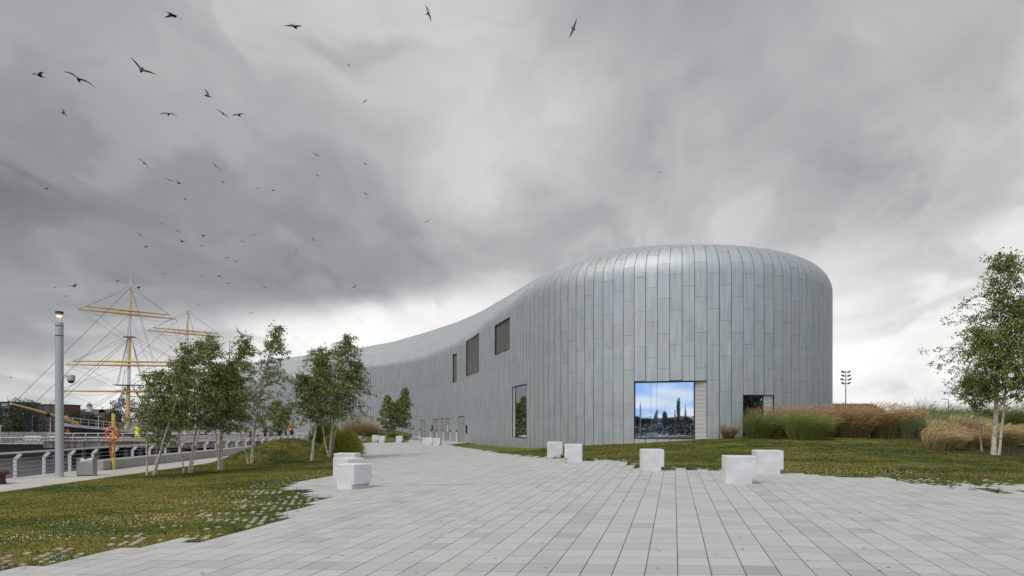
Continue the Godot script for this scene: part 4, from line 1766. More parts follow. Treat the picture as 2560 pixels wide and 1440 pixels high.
func birches() -> void:
	var g := "young birches on the lawn"
	var V := func(x, y, z): return Vector3(x, y, -z)
	birch("birch_tree", "multi-stemmed birch with a slanting white stem, closest to the litter bin", g, on(-15.9, 30.2), [
		[Vector3(-0.25, 0, 0.1), Vector3(-0.1, 4.6, 0.2), 0.045, 0.30, 1.15], [Vector3(0.0, 0, 0), Vector3(0.95, 5.3, -0.2), 0.05, 0.40, 1.1], [Vector3(0.05, 0, 0.2), Vector3(1.9, 5.9, 0.4), 0.06, 0.42, 1.25], [Vector3(-0.05, 0, -0.1), Vector3(0.1, 3.5, -0.5), 0.035, 0.4, 0.8]], 11, 0.088, 0.65)
	birch("birch_tree", "birch with a tight trio of thin stems, beside the slanting birch", g, on(-15.2, 31.9), [
		[Vector3(0, 0, 0), Vector3(0.75, 6.3, 0), 0.06, 0.33, 1.2], [Vector3(-0.12, 0, 0.1), Vector3(-0.45, 5.0, 0.3), 0.04, 0.4, 0.9], [Vector3(0.14, 0, 0), Vector3(1.0, 5.0, -0.3), 0.04, 0.4, 0.9]], 11, 0.088, 0.65)
	birch("birch_tree", "birch with a paired straight stem, between the trio birch and the tall sparse birch", g, on(-14.4, 33.4), [
		[Vector3(0, 0, 0), Vector3(1.05, 6.5, 0), 0.075, 0.27, 1.2], [Vector3(0.15, 0, 0), Vector3(0.4, 5.3, 0.4), 0.045, 0.35, 0.9], [Vector3(-0.05, 0, -0.1), Vector3(-0.35, 4.9, -0.3), 0.04, 0.4, 0.85]], 11, 0.088, 0.65)
	birch("birch_tree", "tall sparse birch with upper branches combed by wind, at the foot of the mound", g, on(-14.1, 36.8), [
		[Vector3(0, 0, 0), Vector3(1.15, 7.3, 0), 0.085, 0.24, 1.45], [Vector3(-0.1, 0, 0.15), Vector3(-1.0, 4.7, 0.2), 0.045, 0.40, 0.8]], 11, 0.09, 0.6)
	birch("birch_tree", "full-crowned birch on a single white trunk beside the round grass bush", g, on(-11.66, 39.5), [
		[Vector3(0, 0, 0), Vector3(0.35, 6.4, 0), 0.09, 0.33, 1.65], [Vector3(0.05, 1.6, 0), Vector3(-0.6, 4.9, 0.2), 0.04, 0.15, 1.2]], 17, 0.09, 0.35)
	birch("birch_tree", "dense twin-trunked birch in front of the round grass bush", g, on(-11.45, 42.2), [
		[Vector3(0.1, 0, 0), Vector3(1.0, 7.4, 0), 0.085, 0.30, 1.6], [Vector3(0.05, 0, 0), Vector3(-0.5, 5.8, 0.3), 0.06, 0.38, 1.3], [Vector3(0.2, 0, -0.1), Vector3(1.7, 5.8, -0.2), 0.05, 0.38, 1.3]], 16, 0.09, 0.4)
	g = "saplings by the zinc wall"
	birch("sapling", "shorter slender sapling on the mound by the zinc wall", g, on(-15.4, 83.0), [[Vector3.ZERO, Vector3(0.2, 5.0, 0), 0.05, 0.1, 1.15], [Vector3(0.1, 0, 0), Vector3(0.9, 4.1, 0), 0.04, 0.25, 0.9]], 10, 0.13, 0.2)
	birch("sapling", "taller slender sapling on the mound by the zinc wall", g, on(-13.5, 83.6), [[Vector3(0, 0, 0), Vector3(0.35, 6.1, 0), 0.06, 0.2, 1.0], [Vector3(-0.3, 0, 0), Vector3(-0.45, 4.7, 0), 0.04, 0.25, 0.9]], 12, 0.13, 0.2)
	birch("sapling", "bushy tree on the quay in front of the farthest zinc wall", g, Vector3(-33.5, -0.86, -96), [[Vector3.ZERO, Vector3(0.2, 5.4, 0), 0.08, 0.1, 2.0], [Vector3(0.3, 0, 0), Vector3(1.8, 4.4, 0), 0.05, 0.2, 1.6]], 11, 0.16, 0.2)
	birch("white_birch", "birch with peeling white twin trunks at the edge of the planting bed", "", on(20.6, 29.1), [
		[Vector3(0, 0, 0), Vector3(0.5, 8.5, 0), 0.11, 0.27, 2.0], [Vector3(0.17, 0, 0.1), Vector3(0.85, 6.6, 0.3), 0.06, 0.30, 1.9], [Vector3(0.3, 2.2, 0), Vector3(1.9, 6.2, 0.4), 0.035, 0.1, 1.5], [Vector3(0.2, 1.9, 0), Vector3(-0.9, 5.2, 0.3), 0.03, 0.12, 1.4]], 16, 0.088, 0.12, 1.1)
	birch("sapling", "thin dark-stemmed sapling rising from the tawny grasses", "", on(20.9, 30.6), [[Vector3(0.25, 0, 0), Vector3(-0.35, 3.4, 0), 0.035, 0.52, 0.85], [Vector3(0.0, 1.5, 0), Vector3(-0.6, 3.1, 0.2), 0.02, 0.3, 0.7]], 15, 0.075, 0.15, 1.1)

# ornamental grass: [blade base colour, tip colour]
func grass_clump(label: String, x: float, d: float, w: float, h: float, n: int, c0: Color, c1: Color, lean: float, plume: float, cp: Color, group := "ornamental grasses in the bed", stiff := 0.5, foot := 0.27, dome := 0.0) -> void:
	var o := thing("grass_clump", on(x, d), label, "grass clump", group)
	var s := Shape.new()
	var pl := Shape.new()
	for k in n:
		var a := rng.randf() * TAU
		var rr := sqrt(rng.randf())
		var b := Vector3(cos(a) * rr * w * foot, -0.05, sin(a) * rr * w * foot * 0.85)
		var out := Vector3(cos(a), 0, sin(a)) * (0.2 + rr * 0.7)
		var L := h * lerpf(0.34, 1.12, pow(rng.randf(), 0.6)) * (1.0 - dome * rr * rr)
		var dir := (Vector3.UP * (1.0 + stiff) + out * 0.75 + Vector3(rng.randfn(), 0, rng.randfn()) * 0.10).normalized()
		var p := b
		var wd := rng.randf_range(0.006, 0.011)
		var side := dir.cross(Vector3(rng.randfn(), 0.1, rng.randfn())).normalized()
		var segs := 4
		var g := rng.randf_range(0.75, 1.25)
		# each blade is of one colour, some green, some ripe
		var bc := c0.lerp(c1, rng.randf())
		bc = Color(bc.r * g, bc.g * g, bc.b * g)
		for z in segs:
			var nd := (dir + (out * 0.22 + Vector3(lean, 0, 0) + Vector3.DOWN * 0.16) * (0.5 + z * 0.45) * (1.0 - stiff * 0.5)).normalized()
			var q := p + dir * L / segs
			var w0 := wd * (1.0 - float(z) / segs * 0.85)
			var w1 := wd * (1.0 - float(z + 1) / segs * 0.95)
			var m := side.cross(dir).normalized()
			s.col = bc
			s.tri_n(p - side * w0, p + side * w0, q + side * w1, m, m, m)
			if z < segs - 1: s.tri_n(p - side * w0, q + side * w1, q - side * w1, m, m, m)
			p = q
			dir = nd
		if rng.randf() < plume:
			# feathery seed head at the tip
			pl.col = Color(cp.r * g, cp.g * g, cp.b * g)
			for z in 7:
				var f := p - dir * 0.03 * z
				var fd := (dir + Vector3(lean * 0.8 + rng.randfn() * 0.35, rng.randfn() * 0.35, rng.randfn() * 0.35)).normalized()
				var sd := fd.cross(Vector3(rng.randfn(), rng.randfn(), rng.randfn())).normalized() * 0.006
				pl.tri(f - sd, f + sd, f + fd * rng.randf_range(0.08, 0.2))
	part("blades", s, M.blade, o).set_meta("kind", "stuff")
	if pl.v.size() > 0: part("seed_heads", pl, M.blade, o).set_meta("kind", "stuff")

# rounded bush of fine leaves: every blade rises, bends over and hangs on the dome
func grass_bush(label: String, x: float, d: float, w: float, h: float, n: int, ca: Color, cb: Color) -> void:
	var o := thing("grass_bush", on(x, d), label, "grass bush", "grass bushes round the mound")
	var s := Shape.new()
	for k in n:
		var a := rng.randf() * TAU
		var u := sqrt(rng.randf())
		var e := Vector3(cos(a), 0, sin(a))
		var b := e * u * w * 0.30
		var r := w * 0.5 * u * rng.randf_range(0.8, 1.08)
		var y := h * sqrt(maxf(0.0, 1.0 - pow(u, 2.6))) * rng.randf_range(0.72, 1.06) + 0.1
		var tip := e * (r + 0.10) + Vector3(0.12, y - 0.16, 0) + Vector3(rng.randfn(), rng.randfn(), rng.randfn()) * 0.06
		var mid := e * (r * 0.75) + Vector3(0.03, y * 1.02 + 0.08, 0)
		var g := rng.randf_range(0.75, 1.25)
		var c := ca.lerp(cb, rng.randf())
		s.col = Color(c.r * g, c.g * g, c.b * g)
		var p := b + Vector3.DOWN * 0.05
		var wd := rng.randf_range(0.008, 0.014)
		for z in 4:
			var t := (z + 1) / 4.0
			var q := b * (1 - t) * (1 - t) + mid * 2.0 * t * (1 - t) * 1.0 + tip * t * t
			var dir := (q - p).normalized()
			var side := dir.cross(Vector3(rng.randfn(), 0.2, rng.randfn())).normalized()
			var m := side.cross(dir).normalized()
			var w0 := wd * (1.0 - z * 0.2)
			var w1 := wd * (0.8 - z * 0.25)
			s.tri_n(p - side * w0, p + side * w0, q + side * w1, m, m, m)
			if z < 3: s.tri_n(p - side * w0, q + side * w1, q - side * w1, m, m, m)
			p = q
	part("blades", s, M.blade, o).set_meta("kind", "stuff")

func grasses() -> void:
	var gd := Color(0.075, 0.105, 0.024)
	var gb := Color(0.17, 0.21, 0.045)
	var tan := Color(0.46, 0.28, 0.13)
	var tan0 := Color(0.17, 0.145, 0.05)
	var grey := Color(0.22, 0.25, 0.12)
	var straw := Color(0.55, 0.41, 0.20)
	# the bed to the east of the museum
	grass_clump("dark green grass clump arching over in front of the dark window", 14.3, 39.2, 2.5, 1.85, 3400, gd * 1.1, gd * 1.9, 0.62, 0.02, tan)
	grass_clump("bright green grass clump next to the arching dark one", 16.4, 38.0, 3.0, 1.85, 4200, gd * 1.3, gb * 1.3, 0.5, 0.03, tan)
	grass_clump("small russet grass tuft at the foot of the dark window", 12.8, 40.2, 0.9, 0.95, 700, tan0 * 0.7, tan * 0.5, 0.25, 0.1, tan)
	for k in 4:
		grass_clump(["tall russet-plumed grass clump against the zinc wall", "tall russet-plumed grass clump behind the bright green one", "tall russet-plumed grass clump below the floodlight mast", "tall russet-plumed grass clump before the dark roof"][k], [16.6, 18.5, 20.3, 22.3][k], [41.6, 41.0, 40.6, 40.4][k], 2.3, [1.85, 1.95, 2.0, 2.05][k], 3000, tan0, Color(0.30, 0.235, 0.09), 0.30, 0.55, tan, "ornamental grasses in the bed", 0.5, 0.37)
	for k in 3:
		grass_clump(["grey-green grass clump next to the russet plumes", "rounded grey-green grass clump beside a larger one", "grey-green grass clump behind the tawny mop"][k], [23.9, 24.9, 26.0][k] - 0.5, [39.6, 37.6, 38.6][k], 2.6, 1.65, 3200, grey * 0.8, grey * 1.35, 0.3, 0.02, tan)
	var lab := ["tawny feathered grass mop at the corner of the bed", "tawny feathered grass mop behind the thin sapling", "tawny feathered grass mop around the white birch foot", "tawny feathered grass mop beyond the white birch"]
	var tx := [19.8, 21.9, 24.0, 25.9]
	var td := [31.4, 32.6, 33.2, 32.2]
	for k in 4:
		grass_clump(lab[k], tx[k], td[k], 1.9, [1.15, 1.0, 1.15, 1.25][k], 2600, Color(0.17, 0.15, 0.055), straw, 0.55, 0.25, straw * 1.05, "ornamental grasses in the bed", 0.25)
	for k in 7:
		var x: float = 23.0 + k * 1.25
		grass_clump(["tawny grass in the middle row beside grey-green grass", "tawny grass in the middle row under the sapling crown", "second tawny grass of the middle row past the sapling", "tawny grass of the middle row behind the white trunks", "tawny grass of the middle row beyond the white trunks", "tawny grass low against the reeds", "tawny grass at the end of the reeds"][k], x, 36.2 - 0.15 * k + 0.5 * sin(k * 3.0), 1.7, 1.15 + 0.3 * sin(k * 1.9), 1900, Color(0.15, 0.15, 0.05), straw.lerp(Color(0.32, 0.28, 0.12), 0.5 + 0.5 * sin(k * 2.3)), 0.4, 0.35, straw, "ornamental grasses in the bed", 0.35)
	for k in 9:
		var x: float = 25.2 + k * 1.6
		grass_clump(["tall green reeds rising beyond the grey-green grass", "tall green reeds under the street lamp", "tall green reeds next to the street lamp", "tall green reeds past the street lamp", "tall green reeds behind the sapling", "tall green reeds behind the white birch", "broad green reeds past the birch crown", "broad green reeds near the end of the bed", "broad green reeds closing the bed"][k], x, 42.5 + 0.25 * k, 2.5, 2.15 + 0.25 * sin(k * 2.1), 2600, gd * 1.1, Color(0.13, 0.19, 0.04), 0.22, 0.05, gb, "reeds behind the bed", 0.9)
	# round bushes on the mound
	grass_bush("large round yellow-green grass bush at the foot of the birches", -10.9, 43.4, 2.9, 1.75, 9000, Color(0.24, 0.28, 0.04), Color(0.36, 0.38, 0.05))
	grass_bush("dark green grass bush behind the mound crest", -13.0, 47.0, 2.6, 1.7, 5000, Color(0.10, 0.14, 0.03), Color(0.17, 0.20, 0.045))
	grass_clump("russet grass clump on the mound by the zinc wall", -19.3, 84.5, 3.6, 2.6, 2600, tan0, tan * 0.8, 0.1, 0.4, tan * 0.8, "grass bushes round the mound", 0.4, 0.36, 0.35)
	grass_clump("low tawny grass beside the russet clump", -17.6, 83.4, 2.8, 1.5, 1800, tan0 * 1.1, straw * 0.5, 0.2, 0.3, straw * 0.5, "grass bushes round the mound", 0.4)
	# bare soil under the bed
	var s := Shape.new()
	var rim := [[19.0, 30.5], [19.9, 29.9], [20.2, 28.6], [21.6, 28.2], [24.0, 28.4], [27.0, 29.0], [33.0, 31.0], [40.0, 46.0], [16.0, 46.0], [14.5, 41.0], [15.4, 39.5], [17.5, 39.6], [22.5, 39.3], [23.5, 37.0], [21.0, 34.5], [19.2, 32.0]]
	var poly := PackedVector2Array()
	for r in rim: poly.push_back(Vector2(r[0], r[1]))
	var st := 0.5
	var d := 28.0
	while d < 46.0:
		var x := 14.0
		while x < 40.0:
			if Geometry2D.is_point_in_polygon(Vector2(x + st / 2 + rng.randf_range(-0.15, 0.15), d + st / 2 + rng.randf_range(-0.15, 0.15)), poly):
				s.quad(on(x, d, 0.012), on(x + st, d, 0.012), on(x + st, d + st, 0.012), on(x, d + st, 0.012))
			x += st
		d += st
	solo("soil_bed", s, M.soil, "", "", "", "structure")

# broad-leaved tree seen from afar: trunk, boughs and clumps of leaves with gaps between
func far_tree(called: String, label: String, group: String, at: Vector3, h: float, w: float, n: int, leaf_size: float, tone: Color, low := 0.18) -> void:
	var o := thing(called, at, label, "tree", group)
	var t := Shape.new()
	t.poly([Vector3(0, -0.3, 0), Vector3(0.1, h * 0.3, 0), Vector3(0.0, h * 0.75, 0.1)], [h * 0.03, h * 0.02, h * 0.006], 6)
	part("trunk", t, M.twig, o)
	var c := Shape.new()
	var li := Shape.new()
	var nc := 26
	for k in nc:
		var u := (k + 0.5) / nc
		var a := k * 2.399
		var y := lerpf(low, 0.93, u)
		var r := w * 0.5 * sqrt(clampf(1.0 - pow((y - 0.5) / 0.56, 2), 0.03, 1.0)) * rng.randf_range(0.45, 0.95)
		var ce := Vector3(cos(a) * r, y * h, sin(a) * r)
		var cr := w * rng.randf_range(0.12, 0.21)
		li.bar(Vector3(0, h * y * 0.6, 0), ce, h * 0.008, h * 0.003, 4)
		for i in n / nc:
			var v := Vector3(rng.randfn(), rng.randfn(), rng.randfn()).normalized() * pow(rng.randf(), 0.4)
			var p := ce + Vector3(v.x * cr, v.y * cr * 0.72, v.z * cr)
			var g := rng.randf_range(0.65, 1.35)
			leaf(c, p, (v + Vector3(0, -0.25, 0) + Vector3(rng.randfn(), rng.randfn(), rng.randfn()) * 0.5).normalized(), leaf_size * rng.randf_range(0.6, 1.3), Color(tone.r * g, tone.g * g, tone.b * g))
	part("boughs", li, M.twig, o)
	part("crown", c, M.leaf, o)

# ---------------------------------------------------------------- tall ship
# ship frame: origin on the waterline axis at the foremast, +x to her port bow side seen from the quay, -z towards the bow
func ship() -> void:
	var o := thing("sailing_ship", Vector3(-79.2, 0, -140), "three-masted sailing ship with black hull, yellow spars and no sails set", "ship")
	# along(a): a metres forward of the foremast, side b (towards the quay), height y
	var f := Vector3(0.092, 0, 0.996)
	var r := Vector3(0.996, 0, -0.092)
	var P := func(a: float, b: float, y: float) -> Vector3: return f * a + r * b + Vector3.UP * y
	# hull sections: forward position, half beam at deck, deck height, half beam at the waterline
	var sec := [[23.5, 0.15, 1.5, 0.05], [21.0, 1.7, 1.15, 0.5], [17.0, 3.5, 0.75, 1.9], [11.0, 4.9, 0.25, 3.6], [3.0, 5.6, -0.35, 5.0], [-12.0, 5.8, -0.75, 5.5], [-32.0, 5.8, -0.85, 5.5], [-50.0, 5.6, -0.65, 5.0], [-64.0, 4.8, -0.25, 3.4], [-74.0, 3.4, 0.3, 1.0], [-77.0, 2.2, 0.5, 0.3]]
	var hull := Shape.new()
	var band := Shape.new()
	var deck := Shape.new()
	for i in sec.size() - 1:
		var A: Array = sec[i]
		var B: Array = sec[i + 1]
		for sg in [1.0, -1.0]:
			var rows := [[0.0, 1.0], [-0.5, 0.99], [-1.6, 0.95], [-2.6, 0.8], [-6.0, 0.0]]
			for k in rows.size() - 1:
				var q := []
				for e in [[A, k], [B, k], [B, k + 1], [A, k + 1]]:
					var S: Array = e[0]
					var R: Array = rows[e[1]]
					var hb: float = lerpf(S[3], S[1], R[1])
					if e[1] == 4: hb = S[3]
					q.append(P.call(S[0], hb * sg, maxf(S[2] + R[0], -4.4)))
				var tgt := band if k == 0 else hull
				if sg > 0: tgt.quad(q[0], q[3], q[2], q[1])
				else: tgt.quad(q[0], q[1], q[2], q[3])
		deck.quad(P.call(A[0], -A[1], A[2] - 0.06), P.call(A[0], A[1], A[2] - 0.06), P.call(B[0], B[1], B[2] - 0.06), P.call(B[0], -B[1], B[2] - 0.06))
	part("hull", hull, M.hull_black, o)
	part("bulwark", band, M.white_paint, o)
	part("deck", deck, M.deck_wood, o)
	for k in 16:
		var a := 18.0 - k * 2.1
		var gp := Shape.new()
		var hb := lerpf(3.3, 5.4, clampf((18.0 - a) / 14.0, 0, 1)) + 0.04
		var y := lerpf(0.82, -0.4, clampf((18.0 - a) / 14.0, 0, 1)) - 0.25
		gp.box(Transform3D(Basis(f, Vector3.UP, r), P.call(a, hb + 0.18, y)), Vector3(0.3, 0.26, 0.3))
		part("port", gp, M.far_glass, o)
	# deck rail along the forecastle and waist
	var rail := Shape.new()
	for i in 5:
		var A: Array = sec[i]
		var B: Array = sec[i + 1]
		for sg in [1.0, -1.0]:
			rail.bar(P.call(A[0], A[1] * sg, A[2] + 1.05), P.call(B[0], B[1] * sg, B[2] + 1.05), 0.05, 0.05, 4)
			rail.bar(P.call(A[0], A[1] * sg, A[2] + 0.55), P.call(B[0], B[1] * sg, B[2] + 0.55), 0.03, 0.03, 4)
			var n := maxi(2, int((A[0] - B[0]) / 1.3))
			for k in n:
				var t := float(k) / n
				var b: float = lerpf(A[1], B[1], t) * sg
				var y: float = lerpf(A[2], B[2], t)
				rail.bar(P.call(lerpf(A[0], B[0], t), b, y), P.call(lerpf(A[0], B[0], t), b, y + 1.05), 0.04, 0.04, 4)
	part("deck_rail", rail, M.white_paint, o)
	var hs := Shape.new()
	hs.box(Transform3D(Basis(r, Vector3.UP, f), P.call(-9.0, 0, 0.4)), Vector3(5.0, 2.4, 9.0))
	part("deckhouse", hs, M.white_paint, o)
	var hr := Shape.new()
	hr.box(Transform3D(Basis(r, Vector3.UP, f), P.call(-9.0, 0, 1.66)), Vector3(5.5, 0.14, 9.5))
	part("deckhouse_roof", hr, M.deck_wood, o)
	# bowsprit in two lengths
	var bs := Shape.new()
	bs.bar(P.call(19.0, 0, 1.3), P.call(28.2, 0, 3.05), 0.42, 0.36, 10)
	bs.bar(P.call(28.2, 0, 3.05), P.call(37.4, 0, 4.45), 0.30, 0.16, 10, true)
	part("bowsprit", bs, M.spar, o)
	var bn := Shape.new()
	bn.bar(P.call(28.0, 0, 3.0), P.call(28.5, 0, 3.1), 0.5, 0.5, 10, true)
	part("bowsprit_band", bn, M.black_gloss, o)
	var rig := Shape.new()
	for m in [0.0, -31.0]:
		var ms := Shape.new()
		var rk := func(y: float) -> float: return m - (y + 0.6) * 0.055
		var M3 := func(y: float, b := 0.0) -> Vector3: return P.call(rk.call(y), b, y)
		ms.bar(M3.call(-1.0), M3.call(8.6), 0.42, 0.38, 10)
		var mast := part("mast", ms, M.spar, o)
		var wh := Shape.new()
		wh.bar(M3.call(8.6), M3.call(13.0), 0.36, 0.32, 10)
		wh.bar(M3.call(18.9), M3.call(24.2), 0.26, 0.22, 10)
		wh.bar(M3.call(30.0), M3.call(31.7), 0.12, 0.07, 8)
		part("white_mast_section", wh, M.white_paint, mast)
		var ym := Shape.new()
		ym.bar(M3.call(13.0), M3.call(18.9), 0.30, 0.26, 10)
		ym.bar(M3.call(24.2), M3.call(30.0), 0.20, 0.14, 10)
		part("topmast", ym, M.spar, mast)
		var rod := Shape.new()
		rod.bar(M3.call(28.5) + r * -0.25, M3.call(34.0) + r * -0.25, 0.045, 0.03, 5)
		part("aerial_rod", rod, M.white_paint, mast)
		var tp := Shape.new()
		tp.box(Transform3D(Basis(r, Vector3.UP, f), M3.call(9.3)), Vector3(5.2, 0.14, 2.6))
		tp.box(Transform3D(Basis(r, Vector3.UP, f), M3.call(19.3)), Vector3(2.2, 0.12, 1.3))
		part("fighting_top", tp, M.dark_metal, mast)
		# yards: height, half length, brace angle
		for y in [[8.0, 13.2, 0.2], [13.4, 11.8, 0.16], [14.15, 10.5, 0.14], [24.0, 9.2, 0.80], [24.75, 7.7, 0.78]]:
			var ca := cos(y[2])
			var sa := sin(y[2])
			var dv := Vector3(ca, 0, -sa)
			var c0: Vector3 = M3.call(y[0]) + f * 0.55
			var yd := Shape.new()
			yd.bar(c0, c0 + dv * y[1], 0.24, 0.12, 8, true)
			yd.bar(c0, c0 - dv * y[1], 0.24, 0.12, 8, true)
			part("yard", yd, M.spar, mast)
			for sg in [-1.0, 1.0]:
				# lifts, braces and the footrope below each arm
				rig.bar(c0 + dv * y[1] * sg, M3.call(y[0] + (5.4 if y[0] > 20 else 5.6)), 0.028, 0.028, 3)
				var pv: Vector3 = c0 + dv * y[1] * 0.95 * sg
				for z in 6:
					var t := (z + 1) / 6.0
					var q: Vector3 = c0 + dv * y[1] * 0.95 * sg * (1.0 - t) + Vector3.DOWN * 0.9 * sin(PI * minf(t + 0.08, 1.0))
					rig.bar(pv, q, 0.022, 0.022, 3)
					pv = q
				rig.bar(c0 + dv * y[1] * sg, P.call(m - 24.0, 3.0 * sg, maxf(y[0] - 9.0, 0.5)), 0.024, 0.024, 3)
		# shrouds with ratlines, both sides
		for sg in [-1.0, 1.0]:
			var feet := []
			for z in 6:
				var foot: Vector3 = P.call(m - 1.2 - z * 0.95, 5.7 * sg, -0.3)
				feet.append(foot)
				rig.bar(foot, M3.call(9.4, 0.5 * sg), 0.035, 0.03, 3)
			for z in 15:
				var t := (z + 1) / 17.0
				rig.bar((feet[0] as Vector3).lerp(M3.call(9.4, 0.5 * sg), t), (feet[5] as Vector3).lerp(M3.call(9.4, 0.5 * sg), t), 0.016, 0.016, 3)
			for z in 4: rig.bar(M3.call(9.4, 2.5 * sg) - f * (0.2 + z * 0.35), M3.call(19.2, 0.35 * sg), 0.028, 0.028, 3)
			for z in 8:
				var t := (z + 1) / 10.0
				rig.bar((M3.call(9.4, 2.5 * sg) - f * 0.2).lerp(M3.call(19.2, 0.35 * sg), t), (M3.call(9.4, 2.5 * sg) - f * 1.25).lerp(M3.call(19.2, 0.35 * sg), t), 0.015, 0.015, 3)
			for z in 4: rig.bar(P.call(m - 7.0 - z * 1.1, 5.6 * sg, -0.2), M3.call([19.2, 24.0, 29.6, 30.0][z]), 0.03, 0.026, 3)
	# fore stays down to the bowsprit and the bow
	var F := func(y: float) -> Vector3: return P.call(-(y + 0.6) * 0.055, 0, y)
	var G := func(y: float) -> Vector3: return P.call(-31.0 - (y + 0.6) * 0.055, 0, y)
	for z in [[29.8, 37.0, 4.35], [24.3, 33.0, 3.8], [19.3, 30.0, 3.3], [18.9, 28.2, 3.05], [9.5, 22.5, 1.7], [9.2, 21.0, 1.5]]:
		rig.bar(F.call(z[0]), P.call(z[1], 0, z[2]), 0.04, 0.04, 3)
	for z in [[29.8, 14.0], [24.3, 9.4], [19.3, 9.0], [18.9, 0.6], [9.5, -0.3]]:
		rig.bar(G.call(z[0]), F.call(z[1]), 0.035, 0.035, 3)
	rig.bar(P.call(37.2, 0, 4.4), P.call(23.4, 0, -0.6), 0.05, 0.05, 3)
	rig.bar(P.call(28.2, 0, 2.8), P.call(23.3, 0, -1.6), 0.06, 0.06, 3)
	rig.bar(P.call(37.0, 0, 4.2), P.call(20.0, 2.6, 0.3), 0.03, 0.03, 3)
	rig.bar(P.call(36.5, 0, 4.2), P.call(19.0, 3.0, 0.7), 0.03, 0.03, 3)
	# mizzen, fore-and-aft rigged
	var mz := Shape.new()
	mz.bar(P.call(-64.0, 0, -0.5), P.call(-65.0, 0, 14.0), 0.34, 0.28, 10)
	mz.bar(P.call(-65.0, 0, 14.0), P.call(-65.6, 0, 26.4), 0.24, 0.12, 8)
	var mi := part("mizzen_mast", mz, M.spar, o)
	var bm := Shape.new()
	bm.bar(P.call(-65.2, 0, 2.2), P.call(-78.0, 0, 3.0), 0.18, 0.14, 8)
	bm.bar(P.call(-65.3, 0, 11.0), P.call(-75.0, 0, 15.0), 0.15, 0.1, 8)
	part("boom", bm, M.spar, mi)
	for z in [[26.0, 19.0], [20.0, 9.0], [13.5, 0.0]]: rig.bar(P.call(-65.4, 0, z[0]), G.call(z[1]), 0.03, 0.03, 3)
	for sg in [-1.0, 1.0]:
		for z in 5: rig.bar(P.call(-65.5 - z, 4.8 * sg, -0.2), P.call(-65.0, 0, 14.0), 0.03, 0.03, 3)
	part("rigging", rig, M.rope_dark, o)

# ---------------------------------------------------------------- across the river and behind the bed
func block_house(called: String, label: String, category: String, x0: float, x1: float, d: float, depth: float, y0: float, y1: float, floors: int, bays: int, wall: Material, pane: Material, roof: Material, pitch: float) -> Node3D:
	var w := x1 - x0
	var o := thing(called, Vector3((x0 + x1) * 0.5, y0, -d), label, category)
	var s := Shape.new()
	s.boxat(Vector3(0, (y1 - y0) * 0.5 - 0.5, -depth * 0.5), Vector3(w, y1 - y0 + 1.0, depth))
	part("wall", s, wall, o)
	var h := y1 - y0
	s = Shape.new()
	if pitch <= 0.01:
		s.boxat(Vector3(0, h + 0.12, -depth * 0.5), Vector3(w + 0.5, 0.3, depth + 0.5))
	else:
		var a := Vector3(-w * 0.5 - 0.3, h, 0.3)
		var b := Vector3(w * 0.5 + 0.3, h, 0.3)
		var c := Vector3(w * 0.5 + 0.3, h, -depth - 0.3)
		var e := Vector3(-w * 0.5 - 0.3, h, -depth - 0.3)
		var r0 := Vector3(-w * 0.5 - 0.3, h + pitch, -depth * 0.5)
		var r1 := Vector3(w * 0.5 + 0.3, h + pitch, -depth * 0.5)
		s.quad(a, b, r1, r0); s.quad(c, e, r0, r1); s.tri(e, a, r0); s.tri(b, c, r1)
	part("roof", s, roof, o)
	var fh := h / floors
	for fl in floors:
		for k in bays:
			var cx := -w * 0.5 + w * (k + 0.5) / bays
			var cy := fh * (fl + 0.5)
			var f := Shape.new()
			f.boxat(Vector3(cx, cy, 0.06), Vector3(w / bays * 0.62, fh * 0.68, 0.16))
			var wn := part("window", f, M.frame_grey, o)
			var g := Shape.new()
			for q in 2: g.boxat(Vector3(cx + (q - 0.5) * w / bays * 0.29, cy, 0.12), Vector3(w / bays * 0.25, fh * 0.6, 0.1))
			part("pane", g, pane, wn)
	return o

